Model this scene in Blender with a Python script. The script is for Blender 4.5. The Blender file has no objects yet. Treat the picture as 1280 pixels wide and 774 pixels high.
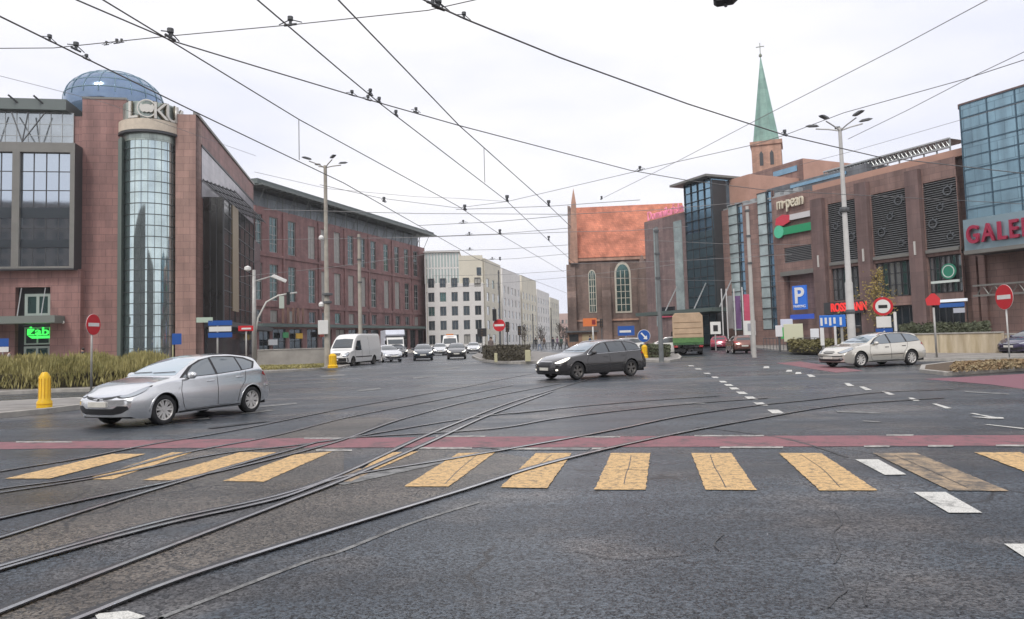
import bpy, bmesh, math, random
from mathutils import Vector, Matrix, geometry
from mathutils.bvhtree import BVHTree

# ------------------------------------------------------------------ camera, world, sun, exposure
SC = bpy.context.scene
COL = SC.collection
FPX, PPX, PPY, EYE = 925.0, 640.0, 365.0, 1.6
PITCH, ROLL = math.atan(60 / FPX), 0.028
FWD = Vector((0, math.cos(PITCH), math.sin(PITCH)))
_R0 = Vector((1, 0, 0)); _U0 = Vector((0, -math.sin(PITCH), math.cos(PITCH)))
RGT = _R0 * math.cos(ROLL) - _U0 * math.sin(ROLL)
UPV = _U0 * math.cos(ROLL) + _R0 * math.sin(ROLL)
cam_d = bpy.data.cameras.new('camera'); cam = bpy.data.objects.new('camera', cam_d); COL.objects.link(cam)
cam_d.sensor_width = 36; cam_d.lens = FPX / 1280 * 36; cam_d.shift_y = -22 / 1280
cam_d.clip_start = 0.1; cam_d.clip_end = 4000
M4 = Matrix((RGT, UPV, -FWD)).transposed().to_4x4(); M4.translation = Vector((0, 0, EYE))
cam.matrix_world = M4
SC.camera = cam

SUN_EL, SUN_AZ = 50, 200          # degrees; azimuth clockwise from +Y
W = bpy.data.worlds.new('World'); SC.world = W; W.use_nodes = True
nt = W.node_tree; nt.nodes.clear()
def N(t, **k):
    n = nt.nodes.new(t)
    for a, b in k.items(): setattr(n, a, b)
    return n
out = N('ShaderNodeOutputWorld'); bg = N('ShaderNodeBackground'); sky = N('ShaderNodeTexSky')
sky.sky_type = 'NISHITA'; sky.sun_disc = False
sky.sun_elevation = math.radians(SUN_EL); sky.sun_rotation = math.radians(SUN_AZ)
sky.air_density = 1.0; sky.dust_density = 4.0
tc = N('ShaderNodeTexCoord'); mp = N('ShaderNodeMapping'); mp.inputs['Scale'].default_value = (1, 1, 3.2)
nz = N('ShaderNodeTexNoise'); nz.inputs['Scale'].default_value = 2.1; nz.inputs['Detail'].default_value = 5; nz.inputs['Roughness'].default_value = .5
rp = N('ShaderNodeValToRGB')
rp.color_ramp.elements[0].position = .36; rp.color_ramp.elements[0].color = (7.3, 7.45, 8.4, 1)
rp.color_ramp.elements[1].position = .62; rp.color_ramp.elements[1].color = (9.1, 8.95, 9.1, 1)
mx = N('ShaderNodeMixRGB'); mx.inputs['Fac'].default_value = .93
L = nt.links.new
L(tc.outputs['Generated'], mp.inputs['Vector']); L(mp.outputs['Vector'], nz.inputs['Vector']); L(nz.outputs['Fac'], rp.inputs['Fac'])
L(sky.outputs['Color'], mx.inputs['Color1']); L(rp.outputs['Color'], mx.inputs['Color2'])
L(mx.outputs['Color'], bg.inputs['Color']); bg.inputs['Strength'].default_value = .1
L(bg.outputs['Background'], out.inputs['Surface'])
sd = bpy.data.lights.new('sun', 'SUN'); sd.energy = 1.5; sd.angle = math.radians(14); sd.color = (1, .97, .92)
so = bpy.data.objects.new('sun', sd); COL.objects.link(so)
_a = math.radians(SUN_AZ); _e = math.radians(SUN_EL)
so.rotation_euler = Vector((math.sin(_a) * math.cos(_e), math.cos(_a) * math.cos(_e), math.sin(_e))).to_track_quat('Z', 'Y').to_euler()
SC.view_settings.view_transform = 'Standard'; SC.view_settings.look = 'None'
SC.view_settings.exposure = 0.36; SC.view_settings.gamma = 1
try: SC.cycles.max_bounces = 6; SC.cycles.use_denoising = True
except Exception: pass

# ------------------------------------------------------------------ measuring helpers
def ray(px, py):
    return (FWD * FPX + RGT * (px - PPX) + UPV * (PPY - py)) / FPX
def G(px, py, z=0.0):                     # where that sight line meets the level z
    d = ray(px, py); t = (z - EYE) / d.z
    return Vector((d.x * t, d.y * t, z))
def D(px, py, Y):                         # where it meets the upright plane at distance Y
    d = ray(px, py); t = Y / d.y
    return Vector((d.x * t, Y, EYE + d.z * t))
def hor(px):                              # horizon row at that column
    return PPY + (FPX * math.sin(PITCH) - (px - PPX) * math.cos(PITCH) * math.sin(ROLL)) / (math.cos(PITCH) * math.cos(ROLL))
def vdir(px):
    d = ray(px, hor(px)); d.z = 0; return d.normalized()
class Frame:                              # upright building face: x right along it, y into the building
    def __init__(s, org, u):
        s.o = Vector((org.x, org.y, 0)); s.u = Vector((u.x, u.y, 0)).normalized(); s.n = Vector((-s.u.y, s.u.x, 0))
        s.rot = math.atan2(s.u.y, s.u.x)
    def hit(s, px, py, y=0.0):
        d = ray(px, py); e = Vector((0, 0, EYE))
        p0 = s.o + s.n * y
        t = (p0 - e).dot(s.n) / d.dot(s.n)
        p = e + d * t
        return (p - s.o).dot(s.u), p.z
    row = None
    def U(s, px, y=0.0, row=None):
        row = row or s.row
        return s.hit(px, row if row else hor(px), y)[0]
    def Z(s, px, py, y=0.0): return s.hit(px, py, y)[1]

# ------------------------------------------------------------------ materials
MATS = {}
def mat(name, col, rough=.7, metal=0.0, spec=.5, noise=0.0, nscale=2.0, bump=0.0, bscale=20.0, brick=None, emit=None, coat=0, col2=None, stretch=None, alpha=None):
    if name in MATS: return MATS[name]
    m = bpy.data.materials.new(name); m.use_nodes = True; t = m.node_tree; b = t.nodes['Principled BSDF']
    b.inputs['Roughness'].default_value = rough; b.inputs['Metallic'].default_value = metal
    b.inputs['Specular IOR Level'].default_value = spec
    b.inputs['Base Color'].default_value = (*col, 1)
    if coat: b.inputs['Coat Weight'].default_value = coat; b.inputs['Coat Roughness'].default_value = .04
    if emit: b.inputs['Emission Color'].default_value = (*emit[0], 1); b.inputs['Emission Strength'].default_value = emit[1]
    n = lambda k: t.nodes.new(k)
    tcn = n('ShaderNodeTexCoord'); vec = tcn.outputs['Object']
    if stretch:
        mpn = n('ShaderNodeMapping'); mpn.inputs['Scale'].default_value = stretch; t.links.new(vec, mpn.inputs['Vector']); vec = mpn.outputs['Vector']
    csock = None
    if noise:
        nn = n('ShaderNodeTexNoise'); nn.inputs['Scale'].default_value = nscale; nn.inputs['Detail'].default_value = 6; nn.inputs['Roughness'].default_value = .62
        t.links.new(vec, nn.inputs['Vector'])
        r = n('ShaderNodeValToRGB'); c2 = col2 or tuple(min(1, c * (1 + noise)) for c in col); c1 = tuple(c * (1 - noise) for c in col) if not col2 else col
        r.color_ramp.elements[0].position = .32; r.color_ramp.elements[1].position = .7
        r.color_ramp.elements[0].color = (*c1, 1); r.color_ramp.elements[1].color = (*c2, 1)
        t.links.new(nn.outputs['Fac'], r.inputs['Fac']); csock = r.outputs['Color']
    if brick:                              # (block width, block height, joint, joint darkness)
        sx = n('ShaderNodeSeparateXYZ'); t.links.new(tcn.outputs['Object'], sx.inputs[0])
        ad = n('ShaderNodeMath'); ad.operation = 'ADD'; t.links.new(sx.outputs['X'], ad.inputs[0]); t.links.new(sx.outputs['Y'], ad.inputs[1])
        cx = n('ShaderNodeCombineXYZ'); t.links.new(ad.outputs[0], cx.inputs['X']); t.links.new(sx.outputs['Z'], cx.inputs['Y'])
        bk = n('ShaderNodeTexBrick'); bk.inputs['Scale'].default_value = 1; bk.inputs['Brick Width'].default_value = brick[0]; bk.inputs['Row Height'].default_value = brick[1]
        bk.inputs['Mortar Size'].default_value = brick[2]; bk.inputs['Mortar Smooth'].default_value = .3; bk.inputs['Bias'].default_value = 0
        bk.inputs['Color1'].default_value = (.88, .88, .88, 1); bk.inputs['Color2'].default_value = (1.1, 1.07, 1.05, 1); bk.inputs['Mortar'].default_value = (brick[3],) * 3 + (1,)
        t.links.new(cx.outputs[0], bk.inputs['Vector'])
        mu = n('ShaderNodeMixRGB'); mu.blend_type = 'MULTIPLY'; mu.inputs['Fac'].default_value = 1
        if csock: t.links.new(csock, mu.inputs['Color1'])
        else: mu.inputs['Color1'].default_value = (*col, 1)
        t.links.new(bk.outputs['Color'], mu.inputs['Color2']); csock = mu.outputs['Color']
        sm = n('ShaderNodeMapping'); sm.inputs['Scale'].default_value = (.9, .9, .07); t.links.new(tcn.outputs['Object'], sm.inputs['Vector'])
        sn = n('ShaderNodeTexNoise'); sn.inputs['Scale'].default_value = 1.0; sn.inputs['Detail'].default_value = 7; sn.inputs['Roughness'].default_value = .65; t.links.new(sm.outputs['Vector'], sn.inputs['Vector'])
        sr = n('ShaderNodeValToRGB'); sr.color_ramp.elements[0].position = .36; sr.color_ramp.elements[0].color = (.76, .74, .74, 1); sr.color_ramp.elements[1].position = .62; sr.color_ramp.elements[1].color = (1.08, 1.08, 1.07, 1)
        t.links.new(sn.outputs['Fac'], sr.inputs['Fac']); m3 = n('ShaderNodeMixRGB'); m3.blend_type = 'MULTIPLY'; m3.inputs['Fac'].default_value = 1
        t.links.new(csock, m3.inputs['Color1']); t.links.new(sr.outputs['Color'], m3.inputs['Color2']); csock = m3.outputs['Color']
    if csock: t.links.new(csock, b.inputs['Base Color'])
    if bump:
        bn = n('ShaderNodeTexNoise'); bn.inputs['Scale'].default_value = bscale; bn.inputs['Detail'].default_value = 3
        t.links.new(tcn.outputs['Object'], bn.inputs['Vector'])
        bp = n('ShaderNodeBump'); bp.inputs['Strength'].default_value = bump; bp.inputs['Distance'].default_value = .05
        t.links.new(bn.outputs['Fac'], bp.inputs['Height']); t.links.new(bp.outputs['Normal'], b.inputs['Normal'])
    MATS[name] = m; return m

# ------------------------------------------------------------------ mesh helpers
class MB:
    def __init__(s): s.v = []; s.f = []; s.smooth = False
    def add(s, vs, fs):
        k = len(s.v); s.v += [tuple(p) for p in vs]; s.f += [tuple(i + k for i in f) for f in fs]; return s
    def box(s, x0, x1, y0, y1, z0, z1):
        if x0 > x1: x0, x1 = x1, x0
        if y0 > y1: y0, y1 = y1, y0
        if z0 > z1: z0, z1 = z1, z0
        return s.add([(x0,y0,z0),(x1,y0,z0),(x1,y1,z0),(x0,y1,z0),(x0,y0,z1),(x1,y0,z1),(x1,y1,z1),(x0,y1,z1)],
                     [(0,3,2,1),(4,5,6,7),(0,1,5,4),(1,2,6,5),(2,3,7,6),(3,0,4,7)])
    def prism(s, pts, a, b, axis='z'):     # outline extruded from a to b
        n = len(pts)
        def P(p, w): return {'z': (p[0], p[1], w), 'y': (p[0], w, p[1]), 'x': (w, p[0], p[1])}[axis]
        vs = [P(p, a) for p in pts] + [P(p, b) for p in pts]
        fs = [tuple(range(n))[::-1], tuple(range(n, 2 * n))] + [(i, (i + 1) % n, n + (i + 1) % n, n + i) for i in range(n)]
        return s.add(vs, fs)
    def tube(s, pts, r, n=8, caps=True):
        pts = [Vector(p) for p in pts]; k0 = len(s.v); rr = r if isinstance(r, (list, tuple)) else [r] * len(pts)
        prev = None
        for i, p in enumerate(pts):
            d = (pts[min(i + 1, len(pts) - 1)] - pts[max(i - 1, 0)]).normalized()
            a = prev if prev else (Vector((0, 0, 1)) if abs(d.z) < .9 else Vector((1, 0, 0)))
            e1 = (a - d * a.dot(d)).normalized(); e2 = d.cross(e1); prev = e1
            for j in range(n):
                t = 2 * math.pi * j / n; s.v.append(tuple(p + (e1 * math.cos(t) + e2 * math.sin(t)) * rr[i]))
        for i in range(len(pts) - 1):
            for j in range(n):
                a = k0 + i * n + j; b = k0 + i * n + (j + 1) % n; s.f.append((a, b, b + n, a + n))
        if caps:
            s.f.append(tuple(k0 + j for j in range(n))[::-1]); s.f.append(tuple(k0 + (len(pts) - 1) * n + j for j in range(n)))
        return s
    def lathe(s, prof, n=24, c=(0, 0, 0), axis='z'):   # prof: (radius, height)
        k0 = len(s.v)
        for (r, h) in prof:
            for j in range(n):
                t = 2 * math.pi * j / n; a, b = r * math.cos(t), r * math.sin(t)
                p = {'z': (a, b, h), 'y': (a, h, b), 'x': (h, a, b)}[axis]
                s.v.append((p[0] + c[0], p[1] + c[1], p[2] + c[2]))
        for i in range(len(prof) - 1):
            for j in range(n):
                a = k0 + i * n + j; b = k0 + i * n + (j + 1) % n; s.f.append((a, b, b + n, a + n))
        for i in ((0, len(prof) - 1) if prof[0] != prof[-1] else ()):
            if prof[i][0] > 1e-4: s.f.append(tuple(k0 + i * n + j for j in range(n)))
        return s
    def xf(s, M):
        s.v = [tuple(M @ Vector(p)) for p in s.v]; return s
    def build(s, name, m, parent=None, smooth=False, bevel=0, loc=None):
        me = bpy.data.meshes.new(name); me.from_pydata(s.v, [], s.f)
        bm = bmesh.new(); bm.from_mesh(me); bmesh.ops.recalc_face_normals(bm, faces=bm.faces); bm.to_mesh(me); bm.free()
        me.materials.append(m)
        if smooth:
            for p in me.polygons: p.use_smooth = True
        o = bpy.data.objects.new(name, me); COL.objects.link(o)
        if parent: o.parent = parent
        if loc: o.location = loc
        if bevel:
            b = o.modifiers.new('bevel', 'BEVEL'); b.width = bevel; b.segments = 2; b.limit_method = 'ANGLE'
        if smooth == 'auto':
            e = o.modifiers.new('es', 'EDGE_SPLIT'); e.split_angle = math.radians(38)
        return o
def tag(o, label=None, cat=None, group=None, kind=None):
    if label: o['label'] = label
    if cat: o['category'] = cat
    if group: o['group'] = group
    if kind: o['kind'] = kind
    return o
def thing(name, loc, rz, label, cat, group=None):
    o = bpy.data.objects.new(name, None); COL.objects.link(o); o.location = loc; o.rotation_euler = (0, 0, rz); o.empty_display_size = .3
    return tag(o, label, cat, group)
def copy_tree(o, parent=None):
    c = o.copy(); COL.objects.link(c)
    if parent: c.parent = parent
    for ch in list(o.children): copy_tree(ch, c)
    return c
def text(name, s, size, m, parent, loc, ext=.03, align='LEFT', sx=1.0, space=1.0, rot=(math.pi / 2, 0, 0), bold=0.0, local_rot=None):
    cu = bpy.data.curves.new(name, 'FONT'); cu.body = s; cu.size = size; cu.extrude = ext; cu.align_x = align; cu.space_character = space; cu.offset = bold
    t = bpy.data.objects.new('tmp', cu); me = bpy.data.meshes.new_from_object(t); bpy.data.objects.remove(t)
    me.materials.append(m) if not me.materials else me.materials.__setitem__(0, m)
    o = bpy.data.objects.new(name, me); COL.objects.link(o); o.parent = parent; o.location = loc; o.rotation_euler = rot; o.scale = (sx, 1, 1)
    return o
def strip(pts, w, z):                      # flat ribbon along ground points
    mb = MB(); n = len(pts)
    for i, p in enumerate(pts):
        d = (pts[min(i + 1, n - 1)] - pts[max(i - 1, 0)]); d = Vector((-d.y, d.x, 0)).normalized() * w / 2
        mb.v.append((p.x + d.x, p.y + d.y, z)); mb.v.append((p.x - d.x, p.y - d.y, z))
        if i: k = 2 * i; mb.f.append((k - 2, k - 1, k + 1, k))
    return mb
def smooth_path(P, n=10):
    out = []
    for i in range(len(P) - 1):
        p0 = P[max(i - 1, 0)]; p1 = P[i]; p2 = P[i + 1]; p3 = P[min(i + 2, len(P) - 1)]
        for k in range(n):
            t = k / n
            out.append(.5 * ((2 * p1) + (p2 - p0) * t + (2 * p0 - 5 * p1 + 4 * p2 - p3) * t * t + (3 * p1 - p0 - 3 * p2 + p3) * t ** 3))
    out.append(P[-1]); return out
# ------------------------------------------------------------------ materials of the setting
def asphalt(name='asphalt', lo=(.013, .018, .025), hi=(.036, .044, .054), br=.5):
    m = bpy.data.materials.new(name); m.use_nodes = True; t = m.node_tree; b = t.nodes['Principled BSDF']; n = t.nodes.new; l = t.links.new
    g = n('ShaderNodeTexCoord').outputs['Object']
    def noise(sc, det=4, ro=.6, vec=g):
        k = n('ShaderNodeTexNoise'); k.inputs['Scale'].default_value = sc; k.inputs['Detail'].default_value = det; k.inputs['Roughness'].default_value = ro; l(vec, k.inputs['Vector']); return k.outputs['Fac']
    def ramp(f, a, ca, b_, cb):
        r = n('ShaderNodeValToRGB'); e = r.color_ramp.elements; e[0].position = a; e[0].color = (*ca, 1); e[1].position = b_; e[1].color = (*cb, 1); l(f, r.inputs['Fac']); return r.outputs['Color']
    def mix(f, a, c, mode='MIX'):
        k = n('ShaderNodeMixRGB'); k.blend_type = mode
        (l(f, k.inputs[0]) if not isinstance(f, float) else setattr(k.inputs[0], 'default_value', f)); l(a, k.inputs[1]); l(c, k.inputs[2]); return k.outputs[0]
    big = ramp(noise(.16, 5, .6), .35, lo, .65, hi)
    brown = ramp(noise(.5, 4), br, (0, 0, 0), .72, (.55, .55, .55))
    bc = n('ShaderNodeRGB'); bc.outputs[0].default_value = (.105, .088, .074, 1)
    c = mix(brown, big, bc.outputs[0])
    vo = n('ShaderNodeTexVoronoi'); vo.inputs['Scale'].default_value = 50; l(g, vo.inputs['Vector'])
    sp = n('ShaderNodeSeparateColor'); l(vo.outputs['Color'], sp.inputs[0])
    stones = ramp(sp.outputs[0], .15, (.30, .31, .34), .95, (3.1, 3.0, 2.85))
    c = mix(1.0, c, stones, 'MULTIPLY')
    # long wheel-worn streaks across the junction
    mp = n('ShaderNodeMapping'); mp.inputs['Scale'].default_value = (.09, .9, 1); mp.inputs['Rotation'].default_value = (0, 0, .12); l(g, mp.inputs['Vector'])
    st = ramp(noise(1.0, 5, .6, mp.outputs['Vector']), .38, (.66, .66, .68), .64, (1.3, 1.3, 1.3))
    c = mix(1.0, c, st, 'MULTIPLY')
    # hairline cracks, only in some places, and dark oil drips
    wv = n('ShaderNodeTexNoise'); wv.inputs['Scale'].default_value = 1.3; wv.inputs['Detail'].default_value = 5; l(g, wv.inputs['Vector'])
    av = n('ShaderNodeMixRGB'); av.blend_type = 'ADD'; av.inputs[0].default_value = .55; l(g, av.inputs[1]); l(wv.outputs['Color'], av.inputs[2])
    ve = n('ShaderNodeTexVoronoi'); ve.feature = 'DISTANCE_TO_EDGE'; ve.inputs['Scale'].default_value = .42; l(av.outputs[0], ve.inputs['Vector'])
    crk = ramp(ve.outputs['Distance'], .004, (1, 1, 1), .012, (0, 0, 0)); msk = ramp(noise(.33, 3), .5, (0, 0, 0), .56, (1, 1, 1))
    cm = mix(1.0, crk, msk, 'MULTIPLY'); dk = n('ShaderNodeRGB'); dk.outputs[0].default_value = (.012, .012, .013, 1); c = mix(cm, c, dk.outputs[0])
    oil = ramp(noise(1.1, 4, .7), .66, (0, 0, 0), .74, (.6, .6, .6)); c = mix(oil, c, dk.outputs[0])
    l(c, b.inputs['Base Color'])
    rr = n('ShaderNodeMapRange'); rr.inputs['From Min'].default_value = .35; rr.inputs['From Max'].default_value = .65; rr.inputs['To Min'].default_value = .14; rr.inputs['To Max'].default_value = .46
    l(noise(.3, 5, .6, mp.outputs['Vector']), rr.inputs['Value']); l(rr.outputs[0], b.inputs['Roughness'])
    b.inputs['Specular IOR Level'].default_value = .42
    bp = n('ShaderNodeBump'); bp.inputs['Strength'].default_value = .8; bp.inputs['Distance'].default_value = .008
    l(vo.outputs['Distance'], bp.inputs['Height']); l(bp.outputs['Normal'], b.inputs['Normal'])
    return m
def paint(name, col, wear=.5, scale=3.5):
    m = bpy.data.materials.new(name); m.use_nodes = True; t = m.node_tree; b = t.nodes['Principled BSDF']; n = t.nodes.new; l = t.links.new
    g = n('ShaderNodeTexCoord').outputs['Object']
    a = n('ShaderNodeTexNoise'); a.inputs['Scale'].default_value = scale; a.inputs['Detail'].default_value = 9; a.inputs['Roughness'].default_value = .75; l(g, a.inputs['Vector'])
    r = n('ShaderNodeValToRGB'); e = r.color_ramp.elements; e[0].position = wear - .1; e[0].color = (*[c * .16 + .05 for c in col], 1); e[1].position = wear + .06; e[1].color = (*col, 1)
    l(a.outputs['Fac'], r.inputs['Fac'])
    v = n('ShaderNodeTexNoise'); v.inputs['Scale'].default_value = 90; v.inputs['Detail'].default_value = 2; l(g, v.inputs['Vector'])
    r2 = n('ShaderNodeValToRGB'); r2.color_ramp.elements[0].position = .35; r2.color_ramp.elements[0].color = (.62, .62, .62, 1); r2.color_ramp.elements[1].position = .55; r2.color_ramp.elements[1].color = (1.05, 1.05, 1.05, 1)
    l(v.outputs['Fac'], r2.inputs['Fac'])
    mu = n('ShaderNodeMixRGB'); mu.blend_type = 'MULTIPLY'; mu.inputs[0].default_value = 1; l(r.outputs[0], mu.inputs[1]); l(r2.outputs[0], mu.inputs[2]); l(mu.outputs[0], b.inputs['Base Color'])
    b.inputs['Roughness'].default_value = .62
    return m
A_ASPH = asphalt()
A_YEL = paint('yellow_paint', (.66, .43, .19), .46, 13); A_WHT = paint('white_paint', (.62, .61, .57), .42, 3)
A_OLD = paint('worn_yellow_paint', (.40, .29, .18), .52, 4); A_RED = paint('red_coating', (.255, .10, .115), .45, 3); A_WOR = paint('worn_white_paint', (.46, .44, .41), .5, 7); A_FAINT = paint('faint_paint', (.24, .24, .235), .5, 5)
A_PAVE = mat('paving', (.26, .245, .225), .85, noise=.25, nscale=1.2, brick=(.5, .5, .015, .6))
A_PAVEG = mat('pavement_slabs', (.24, .225, .21), .85, noise=.3, nscale=1.5, bump=.2)
A_KERB = mat('kerb_concrete', (.36, .34, .31), .85, noise=.2, nscale=3)
A_TAR = mat('tar', (.02, .02, .022), .35, noise=.3, nscale=6); A_STEEL = mat('rail_steel', (.50, .50, .51), .25, metal=.8, noise=.25, nscale=5)
A_DRYGRASS = mat('dry_grass', (.16, .14, .06), .9, noise=.5, nscale=4, col2=(.09, .11, .03))
A_SOIL = mat('soil', (.10, .07, .045), .95, noise=.4, nscale=6)

def flat(name, pts, z, m, kind='structure'):
    mb = MB(); mb.add([(p.x, p.y, z) for p in pts], [tuple(range(len(pts)))])
    o = mb.build(name, m); return tag(o, kind=kind)
MB().add([(-1500, -300, 0), (1500, -300, 0), (1500, 2500, 0), (-1500, 2500, 0)], [(0, 1, 2, 3)]).build('road', A_ASPH)['kind'] = 'structure'

def gq(name, px, z, m, kind='structure'):   # a painted patch from the photo's measured corners on the road
    return flat(name, [G(a, b) for a, b in px], z, m, kind)
# red cycle crossing band, its white edge dashes
def band(name, top, bot, z, m):
    flat(name, [G(a, b) for a, b in top] + [G(a, b) for a, b in reversed(bot)], z, m)
band('cycle_crossing', [(-120, 555), (60, 552), (330, 548.5), (640, 546), (1000, 545), (1420, 544)], [(-120, 564), (60, 561), (330, 560), (640, 559.5), (1000, 558.5), (1420, 557)], .004, A_RED)
for (a, b, y) in [(395, 440, 563.5), (520, 590, 560.8), (640, 690, 561.3), (740, 760, 561.3), (900, 979, 559.8), (1080, 1112, 558.6), (1160, 1192, 558.2), (1245, 1290, 557.6)]:
    gq('cycle_crossing_dash', [(a, y - 1.1), (b, y - 1.1), (b, y + 1.1), (a, y + 1.1)], .008, A_WOR)
for (a, b, y) in [(380, 445, 548.4), (545, 607, 546), (724, 775, 546.8), (868, 955, 545.3), (1108, 1142, 544.6), (20, 90, 553)]:
    gq('cycle_crossing_dash', [(a, y - .8), (b, y - .8), (b, y + .8), (a, y + .8)], .008, A_WOR)
# zebra crossing
Z = [((-60, 568), (-14, 567), (-110, 600), (-190, 601), A_YEL), ((140, 568), (182, 568), (62, 599), (6, 599), A_YEL), ((215, 566), (240, 566), (140, 600), (106, 600), A_YEL),
     ((300, 566), (346, 566), (234, 601), (178, 601), A_YEL), ((368, 569), (415, 565), (330, 603), (279, 602), A_YEL), ((481, 566.5), (523, 565), (470, 588), (440, 597), A_YEL), ((440, 586), (470, 588), (438, 603), (412, 603), A_OLD),
     ((573, 567), (619, 566), (561, 609), (505, 609), A_YEL), ((670, 567), (715, 567), (684, 611), (625, 610), A_YEL), ((764, 567), (813, 567), (807, 613), (743, 613), A_YEL),
     ((864, 567), (914, 567), (946, 613.5), (882, 613), A_YEL), ((974, 567), (1026, 567), (1097, 614), (1025, 614), A_YEL), ((1091, 567), (1146, 567), (1262, 615), (1187, 614), A_OLD),
     ((1218, 566), (1275, 566), (1400, 613), (1340, 613), A_YEL), ((1340, 566), (1395, 566), (1560, 613), (1490, 613), A_YEL)]
def ragged(name, px, z, m, j=.007, seed=0):
    rng = random.Random(seed); P = [G(a, b) for a, b in px]; out = []
    for i, p in enumerate(P):
        q = P[(i + 1) % len(P)]; k = max(2, int((q - p).length / .07))
        for t in range(k): r = p.lerp(q, t / k); out.append(r + Vector((rng.uniform(-j, j), rng.uniform(-j, j), 0)))
    return flat(name, out, z, m)
for i, (*q, m) in enumerate(Z): ragged('zebra_stripe', q, .008, m, seed=i)
for k_, px in enumerate([[(789, 570), (786, 585), (783, 592), (780, 606)], [(888, 570), (893, 584), (900, 596), (907, 610)], [(1001, 569), (1015, 578), (1030, 589), (1050, 610)], [(597, 569), (575, 587), (556, 606)], [(768, 590), (790, 588), (811, 590)], [(690, 569), (668, 585), (646, 590)], [(1118, 570), (1160, 588), (1210, 611)]]):
    tag(strip(smooth_path([G(a, b) for a, b in px], 6), .011, .0090 + .0003 * k_).build('paint_crack', A_TAR), kind='structure')
# white dashes of the lane lines
for q in [((1069, 575), (1098, 575), (1133, 594), (1106, 594.5)), ((1142, 616), (1182, 616), (1228, 642), (1186, 642)), ((1255, 681), (1300, 681), (1350, 708), (1296, 708))]:
    gq('lane_dash', q, .008, A_WHT)
for (x, y, w, h) in [(970, 515, 17, 4.6), (951, 505.4, 14, 4), (939, 498, 13, 3.6), (927.5, 491.5, 12, 3), (918, 486, 11, 2.5), (911, 481.6, 10, 2.2), (904, 477.5, 9, 2), (894, 472, 8, 1.6), (884, 467, 8, 1.4), (873, 461.5, 8, 1.3), (864, 457.5, 7, 1.2)]:
    gq('lane_dash', [(x - w / 2 - h * .6, y - h / 2), (x + w / 2 - h * 1.2, y - h / 2), (x + w / 2 + h * .6, y + h / 2), (x - w / 2 + h * .9, y + h / 2)], .008, A_WHT)
for (a, b, c, d) in [(1212, 518, 1252, 523), (1165, 506, 1190, 510.5), (1135, 498.5, 1150, 501), (1102, 490.5, 1119, 493.5), (1074, 484.5, 1090, 487.5), (1055, 480, 1068, 482.5), (1008, 469.3, 1020, 471), (995, 466.3, 1002, 467.4), (984, 463.5, 990, 464.5), (955, 459, 962, 460), (1230, 532, 1285, 536)]:
    gq('lane_dash', [(a, b - .9), (a + 6, b - .9), (d and c, d + .3), (c - 8, d + .6)], .008, A_WHT)
gq('lane_dash', [(1214, 521.8), (1254, 522.4), (1255, 524.2), (1236, 524.0)], .012, A_WHT)
for (a, b, c, d) in [(300, 516, 342, 512), (322, 508, 370, 503.5), (446, 488, 475, 485), (515, 472, 545, 469), (180, 529, 260, 522), (553, 461, 575, 458), (400, 470, 430, 468), (1205, 489, 1260, 492), (855, 503, 880, 504), (1078, 526, 1100, 527), (1045, 514, 1100, 516)]:
    gq('lane_dash', [(a, b), (c, d), (c + 2, d + 1.8), (a + 2, b + 1.8)], .008, A_FAINT)
gq('lane_dash', [(405, 603), (560, 571.5), (575, 575), (430, 607)], .0075, A_FAINT)
gq('lane_dash', [(600, 560), (740, 560), (735, 563), (640, 563)], .0075, A_FAINT)
gq('lane_dash', [(118, 769), (160, 765), (182, 772), (130, 790)], .008, A_WHT)
gq('cycle_path', [(1155, 474), (1290, 467), (1420, 463), (1420, 484), (1282, 487), (1240, 481)], .004, paint('pink_coating', (.22, .085, .11), .38, 1.6))
gq('cycle_path', [(1000, 452), (1080, 463.5), (1045, 466), (970, 454)], .004, A_RED)

# tram rails: steel head beside a dark groove, traced on the road
RAILS = [[(-80, 606), (0, 590), (98, 574), (184, 557), (300, 537), (430, 511), (565, 487), (640, 472), (690, 463)],
         [(-80, 628), (0, 612), (118, 595), (235, 566), (344, 545), (440, 521), (559, 498), (640, 482)],
         [(-90, 633), (0, 617), (120, 598), (275, 568), (403, 553), (584, 523.5), (693, 511.5), (800, 502), (900, 495)],
         [(-80, 669), (0, 649), (118, 623), (300, 584), (420, 553), (503, 524), (600, 499), (700, 480)],
         [(-90, 699), (0, 673), (165, 621), (353, 566), (430, 549), (612, 537), (700, 523), (830, 508), (960, 498)],
         [(-100, 740), (0, 709), (196, 654), (345, 621), (430, 592), (525, 548), (584, 524), (640, 503), (693, 487), (740, 473)],
         [(-100, 748), (0, 713), (196, 659), (345, 625), (430, 597), (567, 574), (693, 552), (777, 536), (850, 521), (940, 508), (1008, 501), (1099, 491), (1192, 487)],
         [(-90, 806), (0, 766), (157, 705), (353, 630), (440, 596), (540, 552), (612, 519), (690, 490)],
         [(20, 806), (98, 774), (235, 721), (420, 662), (567, 617), (693, 578), (830, 546), (941, 525), (1052, 507), (1180, 498)]]
for ri, px in enumerate(RAILS):
    P = smooth_path([G(a, b) for a, b in px], 12)
    o = strip(P, .125, .010 + ri * .0007).build('tram_rail', A_TAR); tag(o, kind='structure')
    off = []
    for i, p in enumerate(P):
        d = (P[min(i + 1, len(P) - 1)] - P[max(i - 1, 0)]); off.append(p + Vector((-d.y, d.x, 0)).normalized() * -.028)
    strip(off, .048, .0165 + ri * .0006).build('rail_head', A_STEEL, o)
for px in [[(200, 774), (224, 764), (377, 705), (430, 688), (513, 655), (600, 628)], [(870, 534), (960, 545), (1010, 556), (1060, 572)]]:
    tag(strip(smooth_path([G(a, b) for a, b in px], 8), .05, .005).build('crack_seal', A_FAINT if px[0][0] == 200 else A_TAR), kind='structure')
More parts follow.
